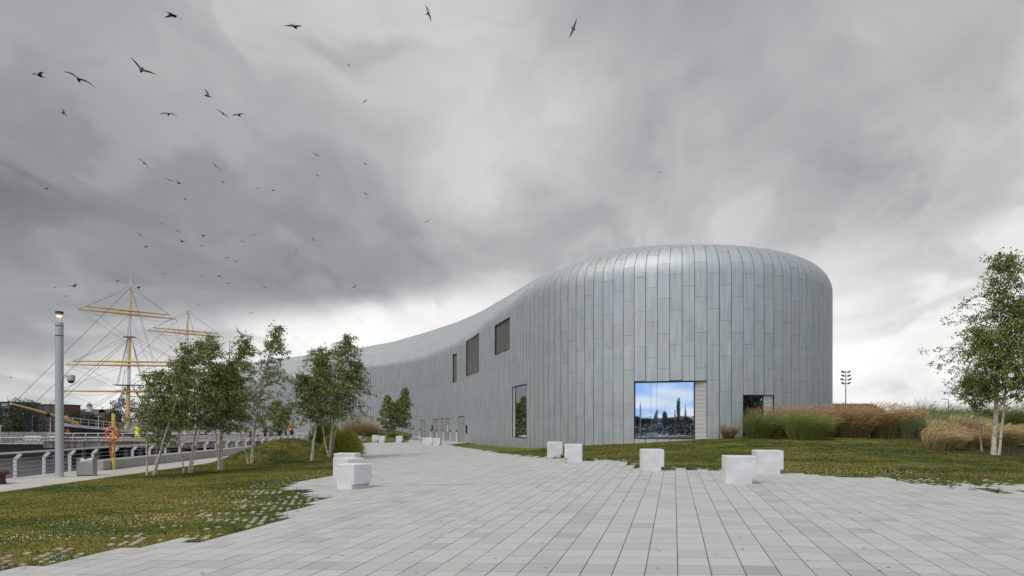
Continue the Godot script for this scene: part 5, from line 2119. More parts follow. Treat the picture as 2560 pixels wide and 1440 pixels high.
func across() -> void:
	var y := -2.2
	block_house("apartment_block", "dark red brick apartment block with grey window bays across the river", "building", -199, -181.5, 272, 14, y, 8.6, 3, 6, M.brick, M.far_glass, M.slate, 0.0)
	var db := block_house("office_block", "dark grey flat-roofed block with aerials across the river", "building", -216, -190, 258, 16, y, 9.2, 4, 6, M.dark_clad, M.far_glass, M.slate, 0.0)
	var s := Shape.new()
	for k in 5: s.bar(Vector3(-9 + k * 4.6, 11.4, -3), Vector3(-9 + k * 4.6, 14.0 + (k % 2), -3), 0.06, 0.05, 4)
	part("aerials", s, M.dark_metal, db)
	# sandstone school-like hall with gables and a cupola
	var hall := block_house("sandstone_hall", "red sandstone hall with shaped gables and a white cupola across the river", "building", -254, -230, 385, 16, y, 5.8, 2, 9, M.sandstone, M.far_glass, M.slate, 3.3)
	for gx in [-10.5, -4.0, 10.5]:
		s = Shape.new()
		s.boxat(Vector3(gx, 5.6, 0.6), Vector3(3.6, 7.4, 1.6))
		for k in 8:
			var t0 := PI * k / 8.0
			var t1 := PI * (k + 1) / 8.0
			s.quad(Vector3(gx + cos(t1) * 1.8, 9.3 + sin(t1) * 1.7, 1.4), Vector3(gx, 9.3, 1.4), Vector3(gx, 9.3, 1.4), Vector3(gx + cos(t0) * 1.8, 9.3 + sin(t0) * 1.7, 1.4))
			s.tri(Vector3(gx, 9.3, 1.4), Vector3(gx + cos(t0) * 1.8, 9.3 + sin(t0) * 1.7, 1.4), Vector3(gx + cos(t1) * 1.8, 9.3 + sin(t1) * 1.7, 1.4))
			s.quad(Vector3(gx + cos(t0) * 1.8, 9.3 + sin(t0) * 1.7, 1.4), Vector3(gx + cos(t0) * 1.8, 9.3 + sin(t0) * 1.7, -0.2), Vector3(gx + cos(t1) * 1.8, 9.3 + sin(t1) * 1.7, -0.2), Vector3(gx + cos(t1) * 1.8, 9.3 + sin(t1) * 1.7, 1.4))
		s.lathe(Vector3(gx, 10.9, 0.6), [[0.2, 0], [0.15, 0.8], [0.35, 1.0], [0.0, 1.5]], 8)
		part("gable", s, M.sandstone, hall)
	s = Shape.new()
	s.lathe(Vector3(-1.0, 8.8, -6), [[2.4, 0], [2.3, 1.6], [1.6, 1.8], [1.5, 3.6], [1.8, 3.8], [1.6, 4.0]], 12)
	var cu := part("cupola", s, M.white_paint, hall)
	s = Shape.new()
	s.lathe(Vector3(-1.0, 12.8, -6), [[1.6, 0], [1.45, 0.8], [0.9, 1.5], [0.2, 1.8], [0.1, 2.6], [0.0, 2.7]], 12)
	part("dome", s, M.slate, cu)
	var g := "trees along the opposite bank"
	var tg := Color(0.030, 0.045, 0.016)
	for t in [[-174, 242, 12.0, 9.5, "bushy willow-like tree before the brick apartments", 1.15], [-176.5, 241, 5.0, 5.0, "small light green tree below the willow-like tree", 2.0], [-183, 244, 9.5, 9.0, "dark tree beside the white boathouse gable", 0.8],
			[-166, 262, 8.0, 10, "low dark tree hiding the foot of the sandstone hall", 0.8], [-160, 258, 6.5, 9, "rounded tree under the cupola", 0.9], [-143, 252, 12.6, 10, "tall dark tree left bare by the foremast", 0.75], [-135, 256, 11.5, 11, "broad dark tree behind the foremast", 0.85], [-127, 250, 10.0, 10, "dark tree behind the shrouds", 0.9],
			[-118, 255, 9.0, 11, "rounded tree past the shrouds", 0.95], [-109, 252, 8.5, 11, "rounded tree behind the second mast", 0.9], [-98, 255, 9.0, 12, "wide tree behind the ship's waist", 0.85], [-88, 252, 8.0, 12, "wide tree behind the ship's stern", 0.9]]:
		far_tree("river_tree", (t[4] as String).replace("left bare by", "beside"), g, Vector3(t[0], -2.3, -t[1] if t[1] > 240 else -t[1] - 36.0), t[2] * 1.05, t[3] * 1.15, 2600, 0.5, tg * t[5])
	# lamp posts of the opposite promenade
	var lp: Node3D = null
	for x in [-181.0, -172.5, -165.0, -160.5, -149.0, -139.0, -128.0]:
		if lp == null:
			lp = thing("promenade_lamp", Vector3(x, -2.2, -243), "slim pale lamp post on the opposite promenade", "lamp post", "lamp posts of the opposite promenade")
			s = Shape.new()
			s.bar(Vector3(0, -0.1, 0), Vector3(0, 6.0, 0), 0.16, 0.10, 6)
			part("post", s, M.white_paint, lp)
			s = Shape.new()
			s.boxat(Vector3(0.35, 6.0, 0), Vector3(1.2, 0.2, 0.4))
			part("lantern", s, M.white_paint, lp)
		else: dup(lp, Vector3(x, -2.2, -243 - fmod(absf(x), 3.0)))
	# white boathouse gable on this side of the water
	s = Shape.new()
	var bh := thing("boathouse", Vector3(-130.5, -4.0, -152), "white gabled shed at the water's edge", "building")
	s.boxat(Vector3(0, 2.4, -5), Vector3(17.5, 4.8, 10))
	part("wall", s, M.white_paint, bh)
	s = Shape.new()
	s.quad(Vector3(-9, 4.7, 0.3), Vector3(9, 4.7, 0.3), Vector3(8.0, 7.0, -5), Vector3(-9, 7.0, -5))
	s.quad(Vector3(9, 4.7, -10.3), Vector3(-9, 4.7, -10.3), Vector3(-9, 7.0, -5), Vector3(8.0, 7.0, -5))
	s.tri(Vector3(9, 4.7, 0.3), Vector3(9, 4.7, -10.3), Vector3(8.0, 7.0, -5))
	part("roof", s, M.white_paint, bh)
	# floating walkway with trussed gangway
	var gw := thing("gangway", Vector3(-78.0, -4.0, -108), "dark trussed gangway and sheet piling beside the jetty", "gangway")
	s = Shape.new()
	s.boxat(Vector3(0, 0.9, -1.5), Vector3(34, 2.6, 2.4))
	part("sheet_piling", s, M.pile_and_shade_dark, gw)
	s = Shape.new()
	for k in 24:
		var x0 := -16.0 + k * 1.35
		for z in [0.2, -2.8]:
			s.bar(Vector3(x0, 2.2, z), Vector3(x0 + 0.675, 3.2, z), 0.05, 0.05, 4)
			s.bar(Vector3(x0 + 0.675, 3.2, z), Vector3(x0 + 1.35, 2.2, z), 0.05, 0.05, 4)
	for z in [0.2, -2.8]:
		s.bar(Vector3(-16, 3.2, z), Vector3(16, 3.2, z), 0.06, 0.06, 4)
		s.bar(Vector3(-16, 2.22, z), Vector3(16, 2.22, z), 0.06, 0.06, 4)
	part("truss", s, M.steel, gw)
	# moored pleasure boats
	boat(Vector3(-112, -3.9, -160), 0.3, "white cabin cruiser moored in front of the promenade lamps")
	boat(Vector3(-104.5, -3.9, -157), 0.5, "white cabin cruiser moored close to the ship's bow")
	# yellow navigation buoy on the jetty
	var by := thing("navigation_buoy", Vector3(-58.0, -0.86, -105.5), "bright yellow box-shaped buoy parked on the jetty", "buoy")
	s = Shape.new()
	s.soft_box(Transform3D(Basis(), Vector3(0, 0.5, 0)), Vector3(0.6, 1.0, 0.5), 0.06)
	part("base", s, M.bright_yellow, by)
	s = Shape.new()
	s.soft_box(Transform3D(Basis(), Vector3(0, 1.35, 0)), Vector3(1.0, 0.9, 0.3), 0.05)
	part("daymark", s, M.bright_yellow, by)

func boat(at: Vector3, turn: float, label: String) -> void:
	var o := thing("cabin_cruiser", at, label, "boat", "cabin cruisers", turn)
	var s := Shape.new()
	var sec := [[-4.0, 1.2, 1.2], [0.0, 1.5, 1.25], [2.5, 1.1, 1.5], [4.2, 0.05, 1.9]]
	for i in 3:
		var A: Array = sec[i]
		var B: Array = sec[i + 1]
		s.quad(Vector3(A[0], -0.3, A[1] * 0.6), Vector3(B[0], -0.3, B[1] * 0.6), Vector3(B[0], B[2], B[1]), Vector3(A[0], A[2], A[1]))
		s.quad(Vector3(B[0], -0.3, -B[1] * 0.6), Vector3(A[0], -0.3, -A[1] * 0.6), Vector3(A[0], A[2], -A[1]), Vector3(B[0], B[2], -B[1]))
		s.quad(Vector3(A[0], A[2], A[1]), Vector3(B[0], B[2], B[1]), Vector3(B[0], B[2], -B[1]), Vector3(A[0], A[2], -A[1]))
	s.quad(Vector3(-4, -0.3, -0.7), Vector3(-4, -0.3, 0.7), Vector3(-4, 1.2, 1.2), Vector3(-4, 1.2, -1.2))
	part("hull", s, M.white_paint, o)
	s = Shape.new()
	s.soft_box(Transform3D(Basis(), Vector3(-0.6, 1.75, 0)), Vector3(3.2, 1.1, 2.0), 0.2)
	part("cabin", s, M.white_paint, o)
	s = Shape.new()
	s.boxat(Vector3(-0.6, 1.95, 0), Vector3(3.0, 0.45, 2.04))
	part("cabin_windows", s, M.far_glass, o)

func beyond_bed() -> void:
	var s := Shape.new()
	# long shed with a dark roof beyond the grasses
	var o := thing("shed", Vector3(47.0, -0.3, -92), "long low shed with dark brown roof beyond the russet grasses", "building")
	s.boxat(Vector3(0, 1.4, -4), Vector3(8.5, 3.0, 8))
	part("wall", s, M.brick, o)
	s = Shape.new()
	s.quad(Vector3(-4.6, 2.8, 0.3), Vector3(4.5, 2.8, 0.3), Vector3(3.9, 4.6, -4), Vector3(-4.6, 4.6, -4))
	s.quad(Vector3(4.5, 2.8, -8.3), Vector3(-4.6, 2.8, -8.3), Vector3(-4.6, 4.6, -4), Vector3(3.9, 4.6, -4))
	s.tri(Vector3(4.5, 2.8, 0.3), Vector3(4.5, 2.8, -8.3), Vector3(3.9, 4.6, -4))
	s.tri(Vector3(-4.6, 2.8, -8.3), Vector3(-4.6, 2.8, 0.3), Vector3(-4.6, 4.6, -4))
	part("roof", s, M.brown_roof, o)
	s = Shape.new()
	var h2 := thing("cottage", Vector3(64.5, -0.75, -108), "small brick roof peeping over the tall reeds", "building")
	s.boxat(Vector3(0, 1.0, -3), Vector3(5, 2.2, 6))
	part("wall", s, M.brick, h2)
	s = Shape.new()
	s.quad(Vector3(-2.7, 2.1, 0.2), Vector3(2.7, 2.1, 0.2), Vector3(0.9, 3.5, -3), Vector3(-0.9, 3.5, -3))
	s.quad(Vector3(2.7, 2.1, -6.2), Vector3(-2.7, 2.1, -6.2), Vector3(-0.9, 3.5, -3), Vector3(0.9, 3.5, -3))
	s.tri(Vector3(2.7, 2.1, 0.2), Vector3(2.7, 2.1, -6.2), Vector3(0.9, 3.5, -3))
	s.tri(Vector3(-2.7, 2.1, -6.2), Vector3(-2.7, 2.1, 0.2), Vector3(-0.9, 3.5, -3))
	part("roof", s, M.brick, h2)
	var fm := thing("floodlight_mast", Vector3(68.7, -0.76, -140), "tall thin floodlight mast with four tiers of lamps beside the zinc wall", "floodlight mast")
	s = Shape.new()
	s.bar(Vector3(0, 0, 0), Vector3(0, 13.0, 0), 0.14, 0.09, 8)
	part("pole", s, M.steel, fm)
	for k in 4:
		var y := 10.4 + k * 0.78
		s = Shape.new()
		s.bar(Vector3(-0.75, y, 0), Vector3(0.75, y, 0), 0.05, 0.05, 5)
		var cr := part("cross_arm", s, M.dark_metal, fm)
		for sg in [-1.0, 1.0]:
			s = Shape.new()
			s.box(Transform3D(Basis(Vector3(0, 0, 1), sg * 0.5), Vector3(sg * (0.62 if k != 1 else 0.8), y + 0.04, 0.1)), Vector3(0.62, 0.26, 0.4))
			part("floodlight", s, M.dark_metal, cr)
	var sl := thing("street_lamp", Vector3(64.2, -0.76, -100), "grey street lamp with one short arm above the reeds", "street lamp")
	s = Shape.new()
	s.bar(Vector3.ZERO, Vector3(0, 5.75, 0), 0.09, 0.06, 8)
	s.bar(Vector3(0, 5.72, 0), Vector3(-0.5, 5.82, 0), 0.04, 0.04, 6)
	part("pole", s, M.steel, sl)
	s = Shape.new()
	s.soft_box(Transform3D(Basis(), Vector3(-0.72, 5.85, 0)), Vector3(0.6, 0.1, 0.25), 0.03)
	part("lantern", s, M.dark_metal, sl)
	var tp := thing("signal_pole", Vector3(70.2, -0.76, -120), "plain thin pole above the grey-green grasses", "pole")
	s = Shape.new()
	s.bar(Vector3.ZERO, Vector3(0, 5.2, 0), 0.07, 0.05, 6)
	part("pole", s, M.steel, tp)
	s = Shape.new()
	s.lathe(Vector3(0, 5.2, 0), [[0.05, 0], [0.1, 0.05], [0.05, 0.12], [0.0, 0.14]], 8)
	part("finial", s, M.steel, tp)

# the unseen town, trees and bushes out of view that the museum windows mirror
func behind() -> void:
	# mirror image of the viewer in the large window
	var wa: Vector2 = frame(seams[openings[0][0]])[0]
	var wb: Vector2 = frame(seams[openings[0][1]])[0]
	var wt := (wb - wa).normalized()
	var n := Vector2(wt.y, -wt.x)
	wa -= n * 0.1
	var V := n * 2.0 * wa.dot(n)
	var tg := Color(0.028, 0.042, 0.015)
	var g := "unseen trees out of view mirrored in the museum windows"
	for k in 6:  # unseen trees, placed out of view to darken the dark window
		far_tree("unseen_tree", ["dark tree mirrored in the dark window beside the louvre", "second dark tree mirrored in the dark window", "third dark tree mirrored in the dark window", "broad dark tree behind the mirrored trio", "dark tree closing the mirrored row", "dark tree opening the mirrored row"][k], g, Vector3([52.0, 58.0, 64.0, 70.0, 62.0, 50.0][k], -0.76, [-9.0, -4.0, 2.0, -2.0, 9.0, -15.0][k]), [11.0, 12.0, 12.0, 13.0, 11.0, 10.0][k], 8.5, 3200, 0.45, tg, 0.04)
	var s := Shape.new()
	for k in 9:  # unseen low bushes, placed to darken the large window below the skyline
		far_tree("unseen_bush", "unseen dark bush darkening the window mirror below the skyline", "unseen bushes behind the viewer", Vector3(-46.0 + k * 5.2, -0.76, 41.0 + 1.5 * sin(k * 2.0)), 2.7, 7.0, 1500, 0.3, tg, 0.0)
	# skyline: bearing given by where the line of sight meets the pane
	for t in [[1601.0, 75.0, "grey lamp column mirrored as a thin line in the large window", "lamp"], [1592.0, 560.0, "dark park tree mirrored at the edge of the large window", "tree"], [1606.0, 600.0, "lower park tree mirrored in the large window", "tree"], [1620.0, 620.0, "low park tree mirrored beside the curved office", "tree"], [1676.0, 560.0, "park tree mirrored before the chimney", "tree"], [1722.0, 600.0, "park tree mirrored below the round hall", "tree"],
			[1637.0, 640.0, "curved glass office mirrored in the large window", "fin"], [1661.0, 700.0, "stepped grey tower block mirrored in the large window", "block"], [1687.0, 820.0, "slim brick chimney mirrored in the large window", "chimney"], [1696.0, 900.0, "tall dark tower with broken top mirrored in the large window", "tower"], [1710.0, 760.0, "church spire and nave mirrored in the large window", "spire"], [1728.0, 800.0, "round-topped hall mirrored in the large window", "hall"]]:
		var ray := Vector2((t[0] - 1280.0) / 1700.0, 1.0)
		var w := ray * (wa.dot(n) / ray.dot(n))
		var dir := (w - V).normalized()
		var p: Vector2 = w + dir * t[1]
		var L: float = t[1] + 41.8
		var u := L / 1700.0     # metres per photograph pixel at that range
		if t[3] == "lamp":
			var col := thing("mirrored_lamp_column", Vector3(p.x, -0.76, -p.y), t[2], "lamp")
			s = Shape.new()
			s.lathe(Vector3.ZERO, [[0.11, 0], [0.10, 5.4], [0.0, 5.4]], 12)
			part("column", s, M.lamp_grey, col)
			s = Shape.new()
			s.lathe(Vector3(0, 5.4, 0), [[0.11, 0], [0.11, 0.4], [0.0, 0.42]], 12)
			part("head", s, M.lamp_glass, col)
			continue
		if t[3] == "tree":
			far_tree("park_tree", t[2], "park trees behind the viewer", Vector3(p.x, -0.76, -p.y), 17.0 * u + 2.0 if t[0] < 1600 else 11.0 * u + 2.0, 17.0 * u, 900, 0.9, tg, 0.03)
			continue
		var o := thing("skyline_building", Vector3(p.x, -0.76, -p.y), t[2], "building", "skyline behind the viewer")
		o.rotation.y = atan2(-dir.x, dir.y)
		s = Shape.new()
		match t[3]:
			"fin":
				for k in 10:
					var a0 := PI * 0.5 * k / 10.0
					var a1 := PI * 0.5 * (k + 1) / 10.0
					for z in [0.0, -6.0]:
						var q := [Vector3(-7 * u + 14 * u * k / 10.0, 0, z), Vector3(-7 * u + 14 * u * (k + 1) / 10.0, 0, z), Vector3(-7 * u + 14 * u * (k + 1) / 10.0, 30 * u * sin(PI * 0.5 - a1) + 2, z), Vector3(-7 * u + 14 * u * k / 10.0, 30 * u * sin(PI * 0.5 - a0) + 2, z)]
						s.quad(q[0], q[1], q[2], q[3])
					s.quad(Vector3(-7 * u + 14 * u * k / 10.0, 30 * u * sin(PI * 0.5 - a0) + 2, 0), Vector3(-7 * u + 14 * u * (k + 1) / 10.0, 30 * u * sin(PI * 0.5 - a1) + 2, 0), Vector3(-7 * u + 14 * u * (k + 1) / 10.0, 30 * u * sin(PI * 0.5 - a1) + 2, -6), Vector3(-7 * u + 14 * u * k / 10.0, 30 * u * sin(PI * 0.5 - a0) + 2, -6))
				part("wall", s, M.tower_blue, o)
			"block":
				s.boxat(Vector3(0, 13 * u, 0), Vector3(13 * u, 26 * u, 8))
				s.boxat(Vector3(0, 28 * u, 0), Vector3(9 * u, 5 * u, 6))
				part("wall", s, M.tower_grey, o)
				s = Shape.new()
				s.bar(Vector3(0, 30 * u, 0), Vector3(0, 38 * u, 0), 0.4, 0.15, 5)
				part("aerial", s, M.dark_metal, o)
			"chimney":
				s.bar(Vector3(0, 0, 0), Vector3(0, 32 * u, 0), 1.9 * u, 1.1 * u, 12, true)
				s.bar(Vector3(0, 31 * u, 0), Vector3(0, 33 * u, 0), 1.5 * u, 1.5 * u, 12, true)
				part("shaft", s, M.brick, o)
			"tower":
				s.boxat(Vector3(0, 28 * u, 0), Vector3(8.5 * u, 56 * u, 10))
				s.boxat(Vector3(-1.5 * u, 58 * u, 0), Vector3(4.0 * u, 8 * u, 8))
				s.boxat(Vector3(3.2 * u, 56 * u, 0), Vector3(1.6 * u, 4 * u, 6))
				part("wall", s, M.tower_grey, o)
			"spire":
				s.boxat(Vector3(-3 * u, 10 * u, 0), Vector3(5 * u, 20 * u, 5))
				s.bar(Vector3(-3 * u, 20 * u, 0), Vector3(-3 * u, 49 * u, 0), 2.4 * u, 0.25 * u, 8)
				s.boxat(Vector3(4 * u, 6 * u, 0), Vector3(12 * u, 12 * u, 9))
				s.quad(Vector3(-2 * u, 12 * u, 4.5), Vector3(10 * u, 12 * u, 4.5), Vector3(10 * u, 18 * u, 0), Vector3(-2 * u, 18 * u, 0))
				s.quad(Vector3(10 * u, 12 * u, -4.5), Vector3(-2 * u, 12 * u, -4.5), Vector3(-2 * u, 18 * u, 0), Vector3(10 * u, 18 * u, 0))
				part("wall", s, M.tower_grey, o)
			_:
				s.lathe(Vector3.ZERO, [[9 * u, 0], [9 * u, 8 * u], [8 * u, 14 * u], [5 * u, 18.5 * u], [0, 20 * u]], 20)
				part("wall", s, M.white_paint, o)
	# low hill line beyond the town
	s = Shape.new()
	var hs := []
	for k in 41:
		var t := k / 40.0
		hs.append(Vector3(lerpf(-1500, 900, t), -0.8, 1500 - 200 * sin(t * 3.0)))
	for k in 40:
		var h0: float = 5.0 + 11.0 * (0.5 + 0.5 * sin(k * 0.45 + 0.6)) + 2.0 * sin(k * 1.7)
		var h1: float = 5.0 + 11.0 * (0.5 + 0.5 * sin((k + 1) * 0.45 + 0.6)) + 2.0 * sin((k + 1) * 1.7)
		s.quad(hs[k + 1], hs[k], hs[k] + Vector3(0, h0, 160), hs[k + 1] + Vector3(0, h1, 160))
		s.quad(hs[k + 1] + Vector3(0, h1, 160), hs[k] + Vector3(0, h0, 160), hs[k] + Vector3(0, 0, 420), hs[k + 1] + Vector3(0, 0, 420))
	solo("hills", s, M.hill, "", "", "", "structure")

# ---------------------------------------------------------------- gulls
# x, y, depth, then the two wing tips relative to the body
func gull_table() -> Array:
	return [
		[-14.7, 19.3, 29.4, -0.49, 0.08, -0.37, 0.52, -0.30, 0.16],
		[-27.0, 21.5, 38.9, -0.57, 0.18, -0.16, 0.49, 0.01, 0.39],
		[-18.1, 16.0, 28.4, -0.53, 0.27, 0.16, 0.51, -0.18, -0.30],
		[-15.8, 16.7, 29.0, -0.38, 0.46, 0.16, 0.38, 0.06, -0.48],
		[-36.5, 26.8, 55.3, -0.25, 0.54, -0.16, 0.45, -0.37, 0.23],
		[-18.5, 21.5, 41.3, -0.27, 0.53, -0.16, 0.25, -0.29, 0.48],
		[-24.0, 23.2, 47.5, -0.48, -0.17, 0.36, 0.59, -0.08, -0.16],
		[-25.5, 28.9, 60.0, -0.42, 0.23, 0.39, 0.50, -0.33, -0.16],
		[-20.5, 24.7, 51.0, -0.58, 0.04, -0.20, 0.60, -0.01, 0.16],
		[-70.2, 36.8, 102.4, -0.57, 0.18, -0.16, 0.57, 0.18, 0.16],
		[-30.4, 23.1, 56.2, -0.47, 0.37, 0.16, 0.27, -0.45, -0.32],
		[-32.5, 29.8, 74.6, -0.46, 0.38, 0.16, 0.42, -0.30, -0.35],
		[-40.2, 30.1, 79.9, -0.55, 0.23, 0.16, 0.54, -0.26, -0.16],
		[-33.2, 25.5, 67.8, -0.40, 0.45, -0.16, 0.48, -0.20, 0.34],
		[-33.7, 29.7, 79.3, -0.58, 0.14, -0.16, 0.56, -0.18, 0.20],
		[-49.2, 35.2, 102.2, -0.24, 0.41, -0.40, 0.56, -0.23, 0.16],
		[-57.2, 34.2, 110.9, -0.46, 0.03, 0.42, 0.44, -0.41, -0.16],
		[-45.2, 24.4, 82.6, -0.49, 0.35, -0.16, 0.43, -0.38, 0.25],
		[-47.9, 29.1, 97.4, -0.46, 0.33, -0.26, 0.50, -0.33, 0.16],
		[-29.8, 18.0, 61.4, -0.48, 0.36, -0.16, 0.50, -0.18, 0.32],
		[-36.7, 23.8, 80.8, -0.50, 0.33, -0.16, 0.48, 0.02, 0.40],
		[-49.1, 29.5, 107.4, -0.39, -0.36, 0.31, 0.60, -0.00, -0.16],
		[-52.1, 26.7, 97.0, -0.54, -0.26, -0.16, 0.50, -0.03, 0.37],
		[-49.2, 37.5, 130.0, -0.57, 0.08, 0.22, 0.57, 0.10, -0.22],
		[-41.9, 29.8, 105.7, -0.47, -0.19, 0.36, 0.51, -0.31, -0.16],
		[-39.7, 24.5, 94.5, -0.49, -0.28, 0.27, 0.60, 0.06, -0.16],
		[-36.7, 23.1, 90.6, -0.60, 0.01, 0.16, 0.33, 0.15, -0.50],
		[-46.2, 21.4, 90.5, -0.60, 0.04, 0.16, 0.51, 0.19, -0.31],
		[-53.1, 26.8, 116.2, -0.31, -0.34, 0.42, 0.56, -0.21, -0.16],
		[-36.4, 19.8, 84.5, -0.19, 0.27, -0.52, 0.50, -0.34, 0.16],
		[-34.0, 18.3, 81.5, -0.60, -0.04, 0.16, 0.50, 0.14, -0.33],
		[-64.3, 24.8, 111.1, -0.49, -0.33, -0.19, 0.52, -0.29, 0.16],
		[-87.4, 27.4, 130.0, -0.44, 0.06, -0.43, 0.42, -0.13, 0.44],
		[-39.7, 14.0, 61.6, -0.60, 0.05, -0.16, 0.49, 0.16, 0.34],
		[-56.5, 17.6, 86.0, -0.54, 0.25, 0.16, 0.51, 0.15, -0.32],
		[-42.8, 17.1, 77.9, -0.23, -0.14, -0.56, 0.60, 0.07, 0.16],
		[-60.0, 24.2, 130.0, -0.29, 0.08, 0.54, 0.38, 0.13, -0.47],
		[-85.5, 16.6, 130.0, -0.48, 0.04, 0.39, 0.48, -0.15, -0.36],
		[-69.4, 7.9, 94.2, -0.55, -0.18, 0.21, 0.60, -0.07, -0.16],
		[-27.7, 39.5, 96.3, -0.40, 0.11, 0.46, 0.57, -0.20, -0.16],
		[-24.2, 44.2, 112.1, -0.41, 0.21, 0.41, 0.58, -0.16, -0.16],
		[-32.2, 42.5, 112.6, -0.45, 0.08, 0.42, 0.55, -0.25, -0.16],
		[-46.6, 44.5, 124.8, -0.46, -0.09, 0.41, 0.55, 0.24, -0.16],
		[-32.3, 33.0, 91.9, -0.41, 0.39, -0.26, 0.55, -0.23, 0.16],
		[-27.9, 45.3, 130.0, -0.23, 0.23, 0.53, 0.29, -0.00, -0.55],
		[-15.0, 37.1, 120.2, -0.57, -0.05, -0.25, 0.58, 0.14, 0.16],
		[-29.9, 29.1, 102.4, -0.29, 0.53, 0.16, 0.48, -0.05, -0.39],
		[-41.3, 34.6, 130.0, -0.33, -0.00, -0.53, 0.44, -0.00, 0.44],
		[-40.2, 23.6, 110.6, -0.50, 0.33, 0.16, 0.36, -0.13, -0.49],
		[-23.4, 21.7, 100.9, -0.59, -0.09, -0.16, 0.45, 0.30, 0.31],
		[-11.4, 22.4, 35.6, -0.59, 0.13, -0.16, 0.50, -0.17, 0.32],
		[-7.0, 35.7, 56.6, -0.20, 0.57, 0.16, 0.20, -0.50, -0.31],
		[4.2, 28.6, 46.5, 0.22, 0.52, 0.26, -0.25, -0.55, -0.16],
		[-24.5, 55.2, 102.0, -0.24, 0.48, -0.31, 0.36, -0.48, 0.16],
		[-25.7, 57.6, 118.6, -0.42, -0.14, -0.44, 0.49, 0.35, 0.16],
		[25.7, 45.2, 118.6, -0.49, -0.35, 0.16, 0.56, 0.14, -0.23],
		[-49.8, 22.5, 130.0, -0.38, 0.08, 0.48, 0.38, -0.08, -0.48],
	]

func gulls() -> void:
	for b in gull_table():
		var l := Vector3(b[3], b[4], b[5])
		var r := Vector3(b[6], b[7], b[8])
		var span := (r - l).normalized()
		var fwd := Vector3.UP.cross(span)
		if fwd.length() < 0.2: fwd = Vector3(0.3, 0.2, 1).cross(span)
		fwd = fwd.normalized()
		if rng.randf() < 0.5: fwd = -fwd
		var up := span.cross(fwd).normalized()
		if up.y < 0: up = -up
		var s := Shape.new()
		# body: beak, head, breast, tail
		var rows := [[0.235, 0.002], [0.205, 0.012], [0.185, 0.033], [0.15, 0.037], [0.10, 0.052], [0.0, 0.064], [-0.10, 0.046], [-0.17, 0.022], [-0.2, 0.014]]
		var side := fwd.cross(up).normalized()
		for k in rows.size() - 1:
			for z in 8:
				var t0 := TAU * z / 8.0
				var t1 := TAU * (z + 1) / 8.0
				var n0 := side * cos(t0) + up * sin(t0)
				var n1 := side * cos(t1) + up * sin(t1)
				s.col = Color(0.5, 0.5, 0.5) if k > 0 else Color(0.5, 0.35, 0.1)
				s.quad_n(fwd * rows[k][0] + n0 * rows[k][1], fwd * rows[k + 1][0] + n0 * rows[k + 1][1], fwd * rows[k + 1][0] + n1 * rows[k + 1][1], fwd * rows[k][0] + n1 * rows[k][1], n0, n0, n1, n1)
		s.col = Color(0.4, 0.4, 0.4)
		s.tri(fwd * -0.15 - side * 0.02, fwd * -0.15 + side * 0.02, fwd * -0.29 + side * 0.065)
		s.tri(fwd * -0.15 - side * 0.02, fwd * -0.29 + side * 0.065, fwd * -0.29 - side * 0.065)
		for tip in [l, r]:
			var root: Vector3 = tip.normalized() * 0.03 + up * 0.02
			var bow: Vector3 = tip * 0.45 + up * 0.06
			var pts := [root, (root + bow) * 0.5 + up * 0.012, bow, bow.lerp(tip, 0.55) + up * 0.01, tip]
			var ch := [0.095, 0.09, 0.082, 0.05, 0.008]
			var sw := [0.03, 0.045, 0.06, 0.03, -0.05]
			var cl := [Color(0.17, 0.17, 0.175), Color(0.15, 0.15, 0.155), Color(0.13, 0.13, 0.135), Color(0.05, 0.05, 0.05), Color(0.03, 0.03, 0.03)]
			for k in 4:
				var a: Vector3 = pts[k] + fwd * sw[k]
				var c: Vector3 = pts[k + 1] + fwd * sw[k + 1]
				var a0: Vector3 = a + fwd * ch[k]
				var a1: Vector3 = a - fwd * ch[k]
				var c0: Vector3 = c + fwd * ch[k + 1]
				var c1: Vector3 = c - fwd * ch[k + 1]
				var th := up * 0.011 * (1.0 - k * 0.2)
				s.col = cl[k]
				# cambered top, flat underside
				s.quad(a0, a + th, c + th, c0); s.quad(a + th, a1, c1, c + th)
				s.quad(a1, a0, c0, c1)
		var pose_l := "gull gliding on level outstretched wings under the grey clouds"
		if absf(l.y - r.y) > 0.3: pose_l = "gull banking steeply with one wing up and one down"
		elif l.y + r.y > 0.22: pose_l = "gull with both wings raised in a shallow vee"
		elif l.y + r.y < -0.16: pose_l = "gull with wings arched downwards in mid beat"
		var o := solo("gull", s, M.feather, pose_l, "gull", "gulls over the quay")
		o.position = Vector3(b[0], b[1], -b[2])

